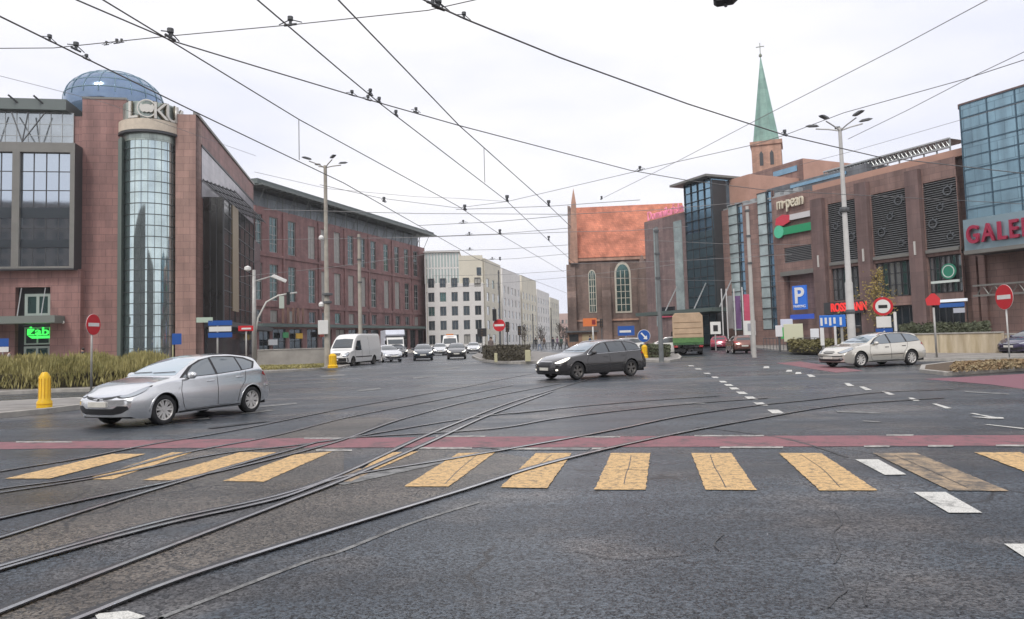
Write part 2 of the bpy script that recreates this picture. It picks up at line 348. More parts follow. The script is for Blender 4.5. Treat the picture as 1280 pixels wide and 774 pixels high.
for px in [[(262, 536), (334, 527)], [(637, 517.5), (692, 512)], [(1040, 700), (1052, 650), (1030, 690)], [(560, 525), (530, 535)]]:
    if px[0][0] in (262, 637): tag(strip([G(*a) for a in px], .22, .016).build('crack_seal', A_TAR), kind='structure')
for k_, px in enumerate([[(1044, 640), (1052, 655), (1041, 668), (1050, 690), (1043, 705)], [(1052, 722), (1058, 738), (1046, 748), (1036, 760)], [(1084, 728), (1080, 745), (1083, 758)], [(905, 668), (893, 680), (901, 690)], [(720, 690), (780, 700), (860, 694)]]):
    tag(strip(smooth_path([G(a, b) for a, b in px], 6), .014, .0052 + .0004 * k_).build('crack_seal', A_TAR), kind='structure')
# browner, older asphalt between the rails of a pair
A_PATCH = asphalt('old_asphalt', (.026, .025, .023), (.058, .052, .045), .42)
def between(i, j, n0, n1, z=.003):
    A_ = smooth_path([G(a, b) for a, b in RAILS[i]][n0:n1], 8); B_ = smooth_path([G(a, b) for a, b in RAILS[j]][n0:n1], 8)
    mb = MB()
    for p, q in zip(A_, B_): mb.v += [(p.x, p.y, z), (q.x, q.y, z)]
    for k in range(len(A_) - 1): mb.f.append((2 * k, 2 * k + 1, 2 * k + 3, 2 * k + 2))
    tag(mb.build('asphalt_patch', A_PATCH), kind='structure')
between(4, 5, 0, 5); between(7, 8, 0, 6, .0045 - .002); between(1, 3, 0, 6, .0035)
# raised pavements and islands with kerb stones round them
def island(name, px, h=.13, top=A_PAVEG, kw=.16, world=(), nk=None):
    P = [G(a, b) for a, b in px]; ne = len(P); P += [Vector((x, y, 0)) for x, y in world]
    ar = sum(P[i].x * P[(i + 1) % len(P)].y - P[(i + 1) % len(P)].x * P[i].y for i in range(len(P)))
    o = MB().prism([(p.x, p.y) for p in P], -.05, h).build(name, top); tag(o, kind='structure')
    k = MB(); n = len(P)
    for i in range(n if not world else ne - 1):
        a, b = P[i], P[(i + 1) % n]; d = (b - a)
        if d.length < .01: continue
        d.normalize(); m = Vector((-d.y, d.x, 0)) * (1 if ar > 0 else -1)
        q = [a - m * .01, b - m * .01, b + m * kw, a + m * kw]
        k.prism([(p.x, p.y) for p in q], -.05, h + .012 + .001 * (i % 3))
    k.build('kerb', A_KERB, o, bevel=.015)
    return o
island('traffic_island', [(-140, 531), (0, 523), (60, 517), (108, 511), (120, 505), (100, 502), (0, 507), (-140, 512)])
island('traffic_island', [(590, 447), (600, 451.5), (620, 454.5), (650, 455.3), (680, 454), (706, 450.8), (716, 447.5), (706, 444.5), (670, 441), (620, 440.5), (598, 443)], h=.16)
island('traffic_island', [(782, 447), (800, 452.5), (835, 453.5), (850, 451), (852, 448), (846, 443), (800, 441), (782, 442)], h=.14)
island('traffic_island', [(1150, 466), (1185, 470), (1290, 463), (1420, 458), (1420, 450), (1290, 452), (1200, 454), (1152, 460)], top=A_SOIL, h=.12)
island('pavement', [(-200, 500), (0, 494), (60, 491), (150, 488.5), (200, 484), (250, 478), (330, 467), (395, 463), (425, 461), (440, 457), (470, 451), (505, 443.5), (538, 437.5), (560, 434)], top=A_PAVE, world=((-12, 330), (-150, 330), (-150, 26)))
island('pavement', [(1420, 446), (1150, 452), (1090, 449), (1000, 442), (940, 435), (905, 430)], top=A_PAVE, world=((70, 330), (150, 330), (150, 45)))
island('pavement', [(884, 430.5), (845, 436), (720, 434.5), (704, 431)], top=A_PAVE, world=((16, 300), (60, 300)))
# ------------------------------------------------------------------ building materials
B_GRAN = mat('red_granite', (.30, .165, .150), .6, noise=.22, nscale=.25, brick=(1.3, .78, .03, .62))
B_GRAN2 = mat('red_granite_lit', (.36, .225, .19), .6, noise=.18, nscale=.25, brick=(1.3, .78, .03, .68))  # paler copy of the granite, with the light put into its colour
B_BRICK = mat('plum_brick', (.265, .150, .145), .8, noise=.2, nscale=.35, brick=(.9, .45, .01, .85))
B_GALB = mat('brown_brick', (.26, .170, .150), .75, noise=.24, nscale=.3, brick=(1.2, .6, .025, .68))
B_GALD = mat('dark_brown_column', (.175, .118, .112), .7, noise=.2, nscale=.5, brick=(1.0, 1.4, .015, .7))
B_GALL = mat('terracotta_band', (.48, .28, .215), .8, noise=.12, nscale=.4)
B_GREY = mat('grey_cladding', (.20, .195, .18), .5, metal=.2, noise=.1, nscale=.5)
B_DGREY = mat('dark_frame', (.06, .063, .068), .5, metal=.2)
B_LGREY = mat('pale_metal', (.42, .44, .44), .4, metal=.4)
B_CREAM = mat('cream_render', (.68, .64, .53), .85, noise=.08, nscale=.3); B_CREAM2 = mat('white_render', (.72, .70, .67), .85, noise=.06, nscale=.3)
B_OLDB = mat('old_church_brick', (.20, .145, .125), .9, noise=.4, nscale=.22, brick=(.6, .25, .01, .85), bump=.2, bscale=2)
B_TILE = mat('orange_roof_tiles', (.50, .185, .115), .85, noise=.3, nscale=.3, brick=(.4, .42, .03, .78))
B_STONE = mat('pale_stone', (.52, .48, .40), .8, noise=.15); B_COPPER = mat('copper_green', (.22, .38, .33), .6, noise=.22, nscale=.4, brick=(40, 1.1, .03, .8))
B_TBRICK = mat('tower_brick', (.46, .28, .21), .85, noise=.15, nscale=.4, brick=(.6, .3, .01, .85))
B_SAND = mat('sandy_wall', (.40, .33, .21), .9, noise=.28, nscale=1.1, brick=(1.9, 9, .02, .7), col2=(.62, .55, .42), stretch=(2.2, 2.2, .35)); B_CONC = mat('concrete', (.33, .31, .28), .9, noise=.25, nscale=.7)
def glass(name, col, rough=.06, metal=.85, wob=.02, ws=.35):
    return mat(name, col, rough, metal=metal, spec=.8, bump=wob, bscale=ws, noise=.18, nscale=.35)
G_TOWER = glass('tower_glass', (.50, .60, .61), .05, .9, .035, .5); G_BLUE = glass('blue_glass', (.20, .33, .44), .12, .8, .03, .3)
G_DARK = glass('dark_glass', (.065, .085, .10), .08, .7); G_PALE = glass('pale_glass', (.42, .46, .48), .1, .8, .03, .4); G_WIN = glass('window_glass', (.10, .145, .145), .07, .8, .05, .8)
G_DOME = glass('dome_glass', (.20, .28, .40), .12, .75, .04, .5); G_TEAL = glass('teal_glass', (.09, .17, .16), .08, .7, .05, .8); G_SMOKE = glass('smoked_glass', (.055, .055, .052), .12, .6)
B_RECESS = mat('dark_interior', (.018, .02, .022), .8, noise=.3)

def wallpanel(u0, u1, z0, z1, holes, dep=.25, y=0.0, back=None):
    """front skin with real openings and their reveals; holes = (ua, ub, za, zb)"""
    mb = MB()
    us = sorted(set([u0, u1] + [h[0] for h in holes] + [h[1] for h in holes])); zs = sorted(set([z0, z1] + [h[2] for h in holes] + [h[3] for h in holes]))
    us = [u for u in us if u0 <= u <= u1]; zs = [z for z in zs if z0 <= z <= z1]
    for i in range(len(us) - 1):
        run = None
        for j in range(len(zs) - 1):
            cu, cz = (us[i] + us[i + 1]) / 2, (zs[j] + zs[j + 1]) / 2
            solid = not any(h[0] < cu < h[1] and h[2] < cz < h[3] for h in holes)
            if solid: run = [zs[j], zs[j + 1]] if run is None else [run[0], zs[j + 1]]
            if (not solid or j == len(zs) - 2) and run:
                mb.add([(us[i], y, run[0]), (us[i + 1], y, run[0]), (us[i + 1], y, run[1]), (us[i], y, run[1])], [(0, 1, 2, 3)]); run = None
    for a, b, c, d in holes:
        mb.add([(a, y, c), (b, y, c), (b, y, d), (a, y, d), (a, y + dep, c), (b, y + dep, c), (b, y + dep, d), (a, y + dep, d)], [(0, 1, 5, 4), (1, 2, 6, 5), (2, 3, 7, 6), (3, 0, 4, 7)])
    return mb
WR = random.Random(5); B_BLIND = mat('drawn_blind', (.36, .35, .32), .5, noise=.15)
def window(parent, u0, u1, z0, z1, y, gm, fm=None, nx=2, nz=2, fw=.06, name='window'):
    """frame with glazing bars, pane as sub-part"""
    fm = fm or B_LGREY
    if gm in (G_WIN, G_DARK, G_PALE) and WR.random() < .22: gm = WR.choice((B_BLIND, B_BLIND, G_TEAL))
    m = MB(); t = fw
    m.box(u0, u0 + t, y - .04, y + .05, z0, z1); m.box(u1 - t, u1, y - .04, y + .05, z0, z1)
    m.box(u0 + t, u1 - t, y - .04, y + .05, z0, z0 + t); m.box(u0 + t, u1 - t, y - .04, y + .05, z1 - t, z1)
    for i in range(1, nx): x = u0 + (u1 - u0) * i / nx; m.box(x - t / 2, x + t / 2, y - .03, y + .05, z0 + t, z1 - t)
    for j in range(1, nz): z = z0 + (z1 - z0) * j / nz; m.box(u0 + t, u1 - t, y - .025, y + .045, z - t / 2, z + t / 2)
    f = m.build(name, fm, parent)
    MB().box(u0 + t * .5, u1 - t * .5, y + .02, y + .04, z0 + t * .5, z1 - t * .5).build('pane', gm, f)
    return f
def curtain(parent, u0, u1, z0, z1, y, gm, fm, nx, nz, name='glazing', fw=.07, yt=None):
    """curtain wall: one glass sheet behind a grid of bars"""
    g = MB().box(u0, u1, y, y + .08, z0, z1).build(name, gm, parent); m = MB()
    for i in range(nx + 1): x = u0 + (u1 - u0) * i / nx; m.box(x - fw / 2, x + fw / 2, y - .05, y + .03, z0, z1)
    for j in range(nz + 1): z = z0 + (z1 - z0) * j / nz; m.box(u0, u1, y - .035, y + .02, z - fw / 2, z + fw / 2)
    m.build('mullions', fm, g); return g
def block(parent, name, m, u0, u1, y0, y1, z0, z1, bevel=0): return MB().box(u0, u1, y0, y1, z0, z1).build(name, m, parent, bevel=bevel)
def bthing(F, name, label, cat, group=None): return thing(name, F.o, F.rot, label, cat, group)

# ================================================================== left: granite mall with glass drum
dS = vdir(478); uF = Vector((dS.y, -dS.x, 0))
C0 = D(245, hor(245), 80); LF = Frame(C0, uF); LS = Frame(C0, dS)     # front and street-side faces, corner at the brick pier
lok = bthing(LF, 'shopping_mall', 'red granite mall with silver glass drum, blue glass dome and lettering band', 'shopping mall')
def RU(F, px, y=0): return F.U(px, y)
u100, u148, u220, u245 = [RU(LF, p) for p in (100, 148, 219, 245)]
zL = LF.Z(124, 124); zR = LF.Z(232, 143)
side_len = LS.U(318); zS_far = LS.Z(318, 229)
# pier block with its long side; upper part cut as a sloping roofline is level in reality
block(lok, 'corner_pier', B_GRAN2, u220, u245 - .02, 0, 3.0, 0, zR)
# street side wall with holes for the slanted glazing (local frame of the side is turned, so it is its own child empty frame)
def side_parts(parent, F, ref):
    e = None
    return lambda mb: mb.xf(Matrix.Rotation(F.rot - ref.rot, 4, 'Z'))
toS = side_parts(lok, LS, LF)
zs0 = zR
toS(MB().box(.02, side_len, .02, 2.1, 0, zs0)).build('street_wall', B_GRAN, lok)
block(lok, 'rear_mass', B_GRAN, u148 + .5, u245 - 2.2, 6.2, 26, 0, zR - .3)
ua, ub = LS.U(252), LS.U(317); zt_a, zb_a = LS.Z(252, 184), LS.Z(252, 247)
p = LS.U(300); 
toS(MB().box(ua, side_len - .5, -.05, .0, zb_a, zt_a)).build('glazing', mat('silver_curtain', (.34, .33, .36), .3, metal=.5, noise=.15, nscale=.4, brick=(1.6, .9, .03, .7)), lok)
toS(MB().box(ua - .1, side_len - .3, -.12, .0, zt_a, zt_a + .25)).build('glazing_cap', B_DGREY, lok)
toS(MB().box(.0, side_len + .1, -.15, .3, zs0, zs0 + .3)).build('parapet_coping', B_GREY, lok)
# dark glazed bay standing off the street wall
b0, b1 = LS.U(254), LS.U(297); zbay = LS.Z(256, 248)
toS(MB().box(b0, b1, -2.2, -.06, 4.6, zbay)).build('glass_bay', G_SMOKE, lok)
m = MB()
for k in range(7): m.box(b0 - .05 + (b1 - b0) * k / 6, b0 + .07 + (b1 - b0) * k / 6, -2.27, -2.2, 4.6, zbay)
for k in range(9): m.box(b0 - .06, b1 + .05, -2.26, -2.2, 4.6 + (zbay - 4.6) * k / 8 - .05, 4.6 + (zbay - 4.6) * k / 8 + .05)
for k in range(4): m.box(b0 - .07, b0, -2.2 + .7 * k, -2.12 + .7 * k, 4.6, zbay)
toS(m).build('bay_bars', B_DGREY, lok)
toS(MB().box(b0 + (b1 - b0) * .24, b0 + (b1 - b0) * .42, -2.3, -2.2, 6, zbay)).build('bay_strip', mat('bronze_strip', (.30, .24, .16), .5, metal=.3), lok)
m = MB()
for k in range(9): m.box(b0 - .8, b1 + 2, -3.6 + .42 * k, -3.5 + .42 * k, zbay + .5 + .16 * k, zbay + .62 + .16 * k)
for k in range(5): m.tube([(b0 + (b1 - b0) * k / 4, -3.6, zbay + .5), (b0 + (b1 - b0) * k / 4, -.1, zbay + 1.85)], .07, 5)
toS(m).build('bay_canopy', B_DGREY, lok)
q0, q1 = LS.U(300), LS.U(316)
toS(MB().box(q0, q1, -1.2, -.06, 12, zbay - 1.2)).build('grey_bay', G_PALE, lok)
m = MB(); m.box(b0, side_len, -2.9, -.1, 4.0, 4.55); toS(m).build('street_canopy', B_DGREY, lok)
toS(MB().box(b0 + .5, side_len - 1, -.3, -.03, .1, 3.9)).build('shop_front', G_DARK, lok)
# front: tall brick block between bay and drum
block(lok, 'front_block', B_GRAN, u100, u148 + .6, 0, 9, 0, zL)
block(lok, 'front_block_coping', B_GREY, u100 - .05, u148 + .65, -.06, 9.1, zL, zL + .22)
block(lok, 'front_block_return', B_GRAN, u148 + .6, u148 + 1.1, 1.2, 9, 0, zL - .6)
# glass drum
uc = (LF.U(149) + LF.U(218)) / 2; Rd = (LF.U(218) - LF.U(149)) / 2 * 1.0
yc = 1.2; zd = LF.Z(184, 176); zband0, zband1 = LF.Z(184, 167.5), LF.Z(184, 131)
MB().lathe([(Rd, .2), (Rd, zd)], 56, c=(uc, yc, 0)).build('glass_drum', G_TOWER, lok, smooth='auto')
m = MB()
for k in range(21):
    z = .6 + (zd - .6) * k / 20; m.lathe([(Rd + .045, z - .045), (Rd + .045, z + .045)], 56, c=(uc, yc, 0)); 
for k in range(26):
    t = 2 * math.pi * k / 26 + .05
    if math.sin(t) < .35: x, y = uc + Rd * math.cos(t), yc + Rd * math.sin(t); m.tube([(x, y, .2), (x, y, zd)], .03, 4)
m.build('drum_mullions', mat('drum_bars', (.11, .13, .13), .4, metal=.5), lok)
for s_, uu in ((1, LF.U(150)), (1, LF.U(155))):
    block(lok, 'drum_edge_fin', mat('fin', (.16, .19, .17), .4, metal=.4), uu - .12, uu + .08, -1.35 if uu > LF.U(152) else -.6, .3, 0, zd)
# lettering band round the drum top
Rb = Rd + .45
MB().lathe([(Rb - .5, zband0), (Rb, zband0), (Rb, zband0 + 1.15), (Rb - .12, zband0 + 1.2), (Rb - .5, zband0 + 1.2)], 64, c=(uc, yc, 0)).build('lettering_band', mat('cream_band', (.58, .50, .40), .6, noise=.1, nscale=2), lok, smooth='auto')
MB().lathe([(Rb + .05, zband0 - .28), (Rb + .05, zband0 - .02)], 64, c=(uc, yc, 0)).build('band_edge', B_DGREY, lok)
MB().lathe([(Rd + .05, zd - .3), (Rd + .05, zband1 - .1)], 64, c=(uc, yc, 0)).build('drum_crown', mat('drum_crown', (.40, .47, .44), .3, metal=.5, noise=.15, nscale=.6, brick=(.9, 1.1, .03, .7)), lok, smooth='auto')
LET = mat('letter_bronze_shade', (.10, .085, .05), .4, metal=.3)  # dark back letters: bronze sides and their shading in one colour
LETG = mat('letter_pale', (.62, .60, .55), .4, metal=.3)
word = 'LOKUM'; ang = [-112, -85, -60, -35, -14]
hL = (zband1 - zband0 - 1.2) * 1.0
for ch, a in zip(word, ang):
    t = math.radians(a + 3); R2 = Rb - .1
    if ch == 'O':      # the emblem: ring with two points and a wavy lower edge
        o = MB().lathe([(.98 * hL / 2, -.05), (1.12 * hL / 2, -.05), (1.12 * hL / 2, .12), (.98 * hL / 2, .12), (.98 * hL / 2, -.05)], 28, axis='y')
        pts = [(-.9, .15), (-.72, .62), (-.5, .42), (-.25, .52), (0, .55), (.25, .52), (.5, .42), (.72, .62), (.9, .15), (.75, -.3), (.5, -.48), (.25, -.38), (0, -.5), (-.25, -.38), (-.5, -.48), (-.75, -.3)]
        o.prism([(x * hL * .46, z * hL * .5) for x, z in pts], -.02, .1, 'y')
        o.xf(Matrix.Scale(.86, 4)); b = o.build('emblem', LETG, lok); b.location = (uc + R2 * math.cos(t), yc + R2 * math.sin(t), zband0 + 1.2 + hL * .52); b.rotation_euler = (0, 0, t + math.pi / 2)
    else:
        lt = text('letter', ch, hL * 1.3, LET, lok, (uc + (R2 - .12) * math.cos(t), yc + (R2 - .12) * math.sin(t), zband0 + 1.20), ext=.05, align='CENTER', rot=(math.pi / 2, 0, t + math.pi / 2), bold=.10)
        text('letter_face', ch, hL * 1.3, LETG, lok, (uc + R2 * math.cos(t), yc + R2 * math.sin(t), zband0 + 1.22), ext=.09, align='CENTER', rot=(math.pi / 2, 0, t + math.pi / 2), bold=.0)
# dome behind the drum
ud = LF.U(140, 9); Rdm = (LF.U(203, 9) - LF.U(78, 9)) / 2; zdm = LF.Z(140, 130, 9)
hd = LF.Z(136, 91, 9) - zdm
prof = [(Rdm, -3)] + [(Rdm * math.cos(t), hd * math.sin(t)) for t in [math.pi / 2 * k / 10 for k in range(11)]]
MB().lathe([(r, h + zdm) for r, h in prof], 40, c=(ud, 9.5, 0)).build('glass_dome', G_DOME, lok, smooth=True)
m = MB()
for k in range(20):
    t = 2 * math.pi * k / 20
    m.tube([(ud + r * 1.005 * math.cos(t), 9.5 + r * 1.005 * math.sin(t), zdm + h * 1.005) for r, h in prof[1:]], .06, 4)
for k in (1, 3, 5, 7): r, h = prof[k + 1]; m.lathe([(r + .05, zdm + h - .05), (r + .05, zdm + h + .05)], 40, c=(ud, 9.5, 0))
m.build('dome_ribs', mat('dome_ribs', (.20, .30, .36), .4, metal=.3), lok)
# left part: low granite storey, grey framed bay, terrace glass and roof canopy
ue = LF.U(-120); zlow = LF.Z(50, 337, -1.0)
d0, d1 = LF.U(18, -1), LF.U(62, -1); zdo = LF.Z(40, 359, -1)
wallpanel(ue, u100 + .1, 0, zlow, [(d0, d1, 0, zdo)], .8, y=-1.0).build('lower_wall', B_GRAN, lok)
block(lok, 'lower_wall_side', B_GRAN, u100 + .1, u100 + .35, -1.0, 0, 0, zlow)
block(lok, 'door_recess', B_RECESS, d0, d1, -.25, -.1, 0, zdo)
zc1, zc0 = LF.Z(40, 396, -1), LF.Z(40, 405, -1)
# doors and window over the canopy
window(lok, LF.U(27, -1), LF.U(60, -1), LF.Z(40, 395, -1), LF.Z(40, 367, -1), -.45, G_TEAL, mat('green_grey_frame', (.36, .42, .38), .5), 2, 1, .28, 'upper_window')
dr = window(lok, LF.U(27, -1), LF.U(60, -1), .05, LF.Z(40, 433, -1), -.5, G_TEAL, MATS['green_grey_frame'], 2, 1, .22, 'door')
window(lok, LF.U(27, -1), LF.U(60, -1), LF.Z(40, 431, -1), LF.Z(40, 409, -1), -.45, G_DARK, MATS['green_grey_frame'], 2, 1, .15, 'transom_window')
block(lok, 'entrance_canopy', mat('canopy_grey', (.17, .19, .17), .5), LF.U(-60, -3), LF.U(70, -3), -3.4, -1.02, zc0, zc1)
m = MB()
for px in (22, 52, -15): m.tube([(LF.U(px, -3), -3.2, zc1), (LF.U(px + 4, -1), -1.05, LF.Z(40, 360, -1))], .05, 5)
m.build('canopy_rods', B_LGREY, lok)
text('door_sign', 'żabka', 1.15, mat('green_neon', (.05, .6, .08), .5, emit=((.06, .9, .12), .9)), lok, (LF.U(31.5, -1), -.75, LF.Z(40, 419, -1)), ext=.05, sx=1.25, bold=.02)
MB().prism([(0, 0), (2.4, 0), (2.1, -.28), (.4, -.28)], -.04, .02, 'y').build('door_sign_underline', MATS['green_neon'], lok, loc=(LF.U(33, -1), -.72, LF.Z(40, 420, -1)))
# grey framed bay
g0, g1 = LF.U(-120, -2), LF.U(91, -2); gz0, gz1 = LF.Z(50, 335.5, -2), LF.Z(50, 178, -2)
cols = [(LF.U(a, -2), LF.U(b, -2)) for a, b in ((-60, -12), (-8 - 20, 11), (21, 86))]
holes = [(LF.U(-70, -2), LF.U(11.5, -2), LF.Z(50, 333, -2), LF.Z(50, 190, -2)), (LF.U(21, -2), LF.U(85, -2), LF.Z(50, 333, -2), LF.Z(50, 190, -2))]
wallpanel(g0, g1, gz0, gz1, holes, .5, y=-2).build('bay_frame', B_GREY, lok)
block(lok, 'bay_side', B_DGREY, g1 - .3, g1, -1.99, 0, gz0, gz1); block(lok, 'bay_soffit', B_DGREY, g0, g1, -1.98, -.1, gz0 - .15, gz0)
block(lok, 'bay_top', B_DGREY, g0, g1 - .31, -1.98, -.1, gz1 - .1, gz1 - .002)
for a, b, c, d in holes:
    curtain(lok, a, b, c, d, -1.6, mat('bay_glass', (.50, .56, .62), .04, metal=.95, bump=.04, bscale=.4), B_DGREY, 4 if b > LF.U(50, -2) else 5, 6, 'bay_glazing', .09)
    zz0, zz1 = LF.Z(50, 272, -2), LF.Z(50, 259, -2)
    block(lok, 'spandrel', mat('spandrel_dark', (.05, .06, .07), .3, metal=.3), a, b, -1.7, -1.62, zz0, zz1)
    block(lok, 'spandrel', MATS['spandrel_dark'], a, b, -1.7, -1.62, LF.Z(50, 309, -2), LF.Z(50, 299, -2))
# terrace glazing above
tz0, tz1 = gz1, LF.Z(50, 140, 0)
curtain(lok, LF.U(-120), LF.U(88), tz0, tz1, .2, G_PALE, B_LGREY, 14, 3, 'terrace_glazing', .06)
block(lok, 'terrace_wall', B_GRAN, LF.U(88), u100, .3, 6, zlow, tz1 - .3)
block(lok, 'roof_band', mat('roof_grey', (.13, .155, .15), .5), LF.U(-120), LF.U(82), -.6, 6, LF.Z(50, 139, 0), LF.Z(50, 125.5, 0))
m = MB()
for px in (-30, 28): 
    x = LF.U(px, -1.2)
    for dx in (-1.6, 0, 1.6): m.tube([(x, -1.9, gz1 + .05), (x + dx, -.7, LF.Z(50, 140, -1))], .07, 5)
for px in (-25, 12, 44): m.tube([(LF.U(px), -1.2, LF.Z(50, 124)), (LF.U(px) + .9, -.3, LF.Z(50, 134))], .1, 5)
m.build('terrace_struts', B_DGREY, lok)
block(lok, 'main_mass', B_GRAN, LF.U(-120), u148, 6.1, 26, 0, tz1 - .5)
for px, pz in ((71, 398), (80, 405)): MB().lathe([(.05, 0), (.14, .1), (.1, .3)], 10).build('wall_lamp', C_WL if False else mat('lamp_white', (.8, .76, .7), .4), lok, loc=(LF.U(px, -1), -1.3, LF.Z(px, pz, -1)))

# ================================================================== plum brick office block with overhanging roof
d2 = vdir(946); O2 = D(320, hor(320), 125); F2 = Frame(O2, d2)
off = bthing(F2, 'office_building', 'long plum brick office block with overhanging grey roof and arcade, beyond the granite mall', 'office building')
Lb = F2.U(533); zT = F2.Z(330, 259); zroof = F2.Z(325, 234)
cx = [323, 343, 366, 391, 407, 423, 440, 455, 468.5, 484.5, 498, 510, 521.5]
holes = []; wins = []
for i, px in enumerate(cx):
    u = F2.U(px); w = 1.2
    for (pa, pb) in ((272, 316), (331, 376)):       # at px 343
        za, zb = F2.Z(343, pb), F2.Z(343, pa)
        holes.append((u - w, u + w, za, zb)); wins.append((u - w, u + w, za, zb, 'window', 2, 4))
    za, zb = F2.Z(343, 403), F2.Z(343, 388)
    holes.append((u - 1.1, u + 1.1, za, zb)); wins.append((u - 1.1, u + 1.1, za, zb, 'small_window', 2, 1))
zar = F2.Z(343, 409)
g = [(u, v) for u, v in [(F2.U(a), F2.U(b)) for a, b in ((324, 338), (341, 358), (362, 378), (384, 398), (403, 415), (420, 432), (436, 447), (451, 461), (464, 474), (478, 487), (490, 499), (502, 510), (513, 520), (523, 530))]]
for a, b in g: holes.append((a, b, .3, zar - .3))
wallpanel(0, Lb, 0, zT, holes, .35).build('wall', B_BRICK, off)
block(off, 'back_mass', B_BRICK, .02, Lb - .02, .6, 20, 0, zT - .02)
MB().box(-.02, .0, 0, 20, 0, zT).box(Lb, Lb + .02, 0, 20, 0, zT).build('end_wall', B_BRICK, off)
for a, b, c, d, nm, nx, nz in wins: window(off, a, b, c, d, .25, G_WIN if nm == 'window' else G_DARK, mat('muted_frame', (.36, .35, .34), .6), nx, nz, .12, nm)
for a, b in g: window(off, a, b, .3, zar - .3, .28, G_DARK, B_DGREY, 2, 2, .12, 'shop_window')
m = MB()
for i, px in enumerate(cx):
    if i % 2 == 0: continue
    u = (F2.U(px) + F2.U(cx[min(i + 1, len(cx) - 1)])) / 2; MB().box(u - .25, u + .25, -.3, -.002, zar + .7, zT - .3).build('pilaster', B_BRICK, off)
m = MB(); m.box(-.2, Lb + .2, -.25, -.003, F2.Z(343, 322), F2.Z(343, 319)); m.box(-.2, Lb + .2, -.3, -.003, F2.Z(343, 384), F2.Z(343, 380)); m.build('string_course', B_BRICK, off)
block(off, 'top_storey', mat('blue_grey_cladding', (.20, .235, .26), .4, metal=.3, noise=.1, brick=(1.8, 4, .06, .6)), .5, Lb - .4, 1.6, 18, zT, zroof - .3)
block(off, 'roof', mat('roof_green_grey', (.12, .145, .14), .6, noise=.1), -1.5, Lb + 2.5, -1.6, 20, zroof, zroof + .9)
m = MB()
for k in range(46): x = -1.2 + (Lb + 3) * k / 45; m.box(x - .06, x + .06, -2.4, .2, zroof - .25, zroof - .05); 
for k in range(16): x = .5 + (Lb - 1) * k / 15; m.tube([(x, .1, zT - .4), (x, -1.7, zroof - .1)], .07, 4); m.tube([(x, 1.2, zT), (x, 1.2, zroof)], .1, 4)
m.box(-1.5, Lb + 2.5, -2.5, -2.35, zroof - .3, zroof + .1); m.build('roof_struts', mat('strut_grey', (.16, .18, .17), .5, metal=.3), off)
block(off, 'arcade_canopy', mat('arcade_green', (.10, .14, .13), .5), -.5, Lb + .3, -1.8, -.32, zar, zar + .55)
for px, z_, w_, col, nm in ((357, 419, 1.6, (.05, .35, .12), 'green_shop_sign'), (374, 420, 2.1, (.75, .45, .03), 'yellow_shop_sign'), (403, 418, 2.2, (.40, .07, .04), 'red_shop_sign'), (341, 428, 2.5, (.7, .72, .72), 'white_shop_sign')):
    MB().box(-w_ / 2, w_ / 2, -.1, .1, -.5, .5).build(nm, mat(nm, col, .5), off, loc=(F2.U(px, -.6), -.6, F2.Z(px, z_, -.6)), bevel=.05)
# slanted wood awning fins and low pavilion roof at its left end
m = MB()
for k in range(5): x = F2.U(341) + k * 1.5; m.box(x, x + .35, -2.2, -1.9, zar + .6, zar + 3.4)
m.build('awning_fins', mat('fin_wood', (.22, .13, .10), .7), off)

# ================================================================== pale office rows beyond
F3 = Frame(D(606, hor(606), 185), Vector((1, .02, 0))); 
def pale_block(px0, px1, ytop, Y, mtl, label, ncol, rows, group='pale office blocks lining the far street', depth=30, wm=G_DARK, street=None):
    F = Frame(D(px0, hor(px0), Y), Vector((1, .03, 0))); r = bthing(F, 'office_block', label, 'office block', group)
    w = F.U(px1); h = F.Z((px0 + px1) / 2, ytop); hs = []
    for j in range(rows[0]):
        zz = h * rows[1] + j * rows[2]
        for i in range(ncol):
            u = w * (i + .5) / ncol; hw = w / ncol * .27; hs.append((u - hw, u + hw, zz, zz + rows[3]))
    wallpanel(0, w, 0, h, hs, .4).build('wall', mtl, r)
    MB().add([(0, 0, 0), (0, depth, 0), (0, depth, h), (0, 0, h), (w, 0, 0), (w, depth, 0), (w, depth, h), (w, 0, h)], [(0, 1, 2, 3), (4, 5, 6, 7), (0, 1, 5, 4), (3, 2, 6, 7), (1, 2, 6, 5)]).build('side_wall', mtl, r)
    for a, b, c, d in hs: window(r, a, b, c, d, .3, wm, B_GREY, 2, 1, .12)
    return r, F, w, h
r3, F3, w3, h3 = pale_block(533, 606, 354.5, 185, B_CREAM2, 'cream office block with square dark windows, nearest of the pale row', 5, (5, .06, 3.55, 2.35))
zt0, zt1 = h3, F3.Z(560, 315)
curtain(r3, 0, F3.U(576), zt0 + .1, zt1, .8, mat('milky_glass', (.42, .50, .47), .2, metal=.5), B_CREAM2, 11, 2, 'top_glazing', .35)
block(r3, 'top_wall', B_CREAM, F3.U(576), w3 - .1, .6, 16, zt0 + .05, F3.Z(590, 319)); block(r3, 'roof_slab', B_CREAM2, -.3, F3.U(577), .2, 18, zt1, zt1 + .35)
block(r3, 'set_back_glass', G_DARK, F3.U(598), F3.U(603.5), .45, .6, F3.Z(600, 344), F3.Z(600, 334))
block(r3, 'roof_box', B_CREAM2, .2, w3, .9, 16, zt0, zt0 + .04)
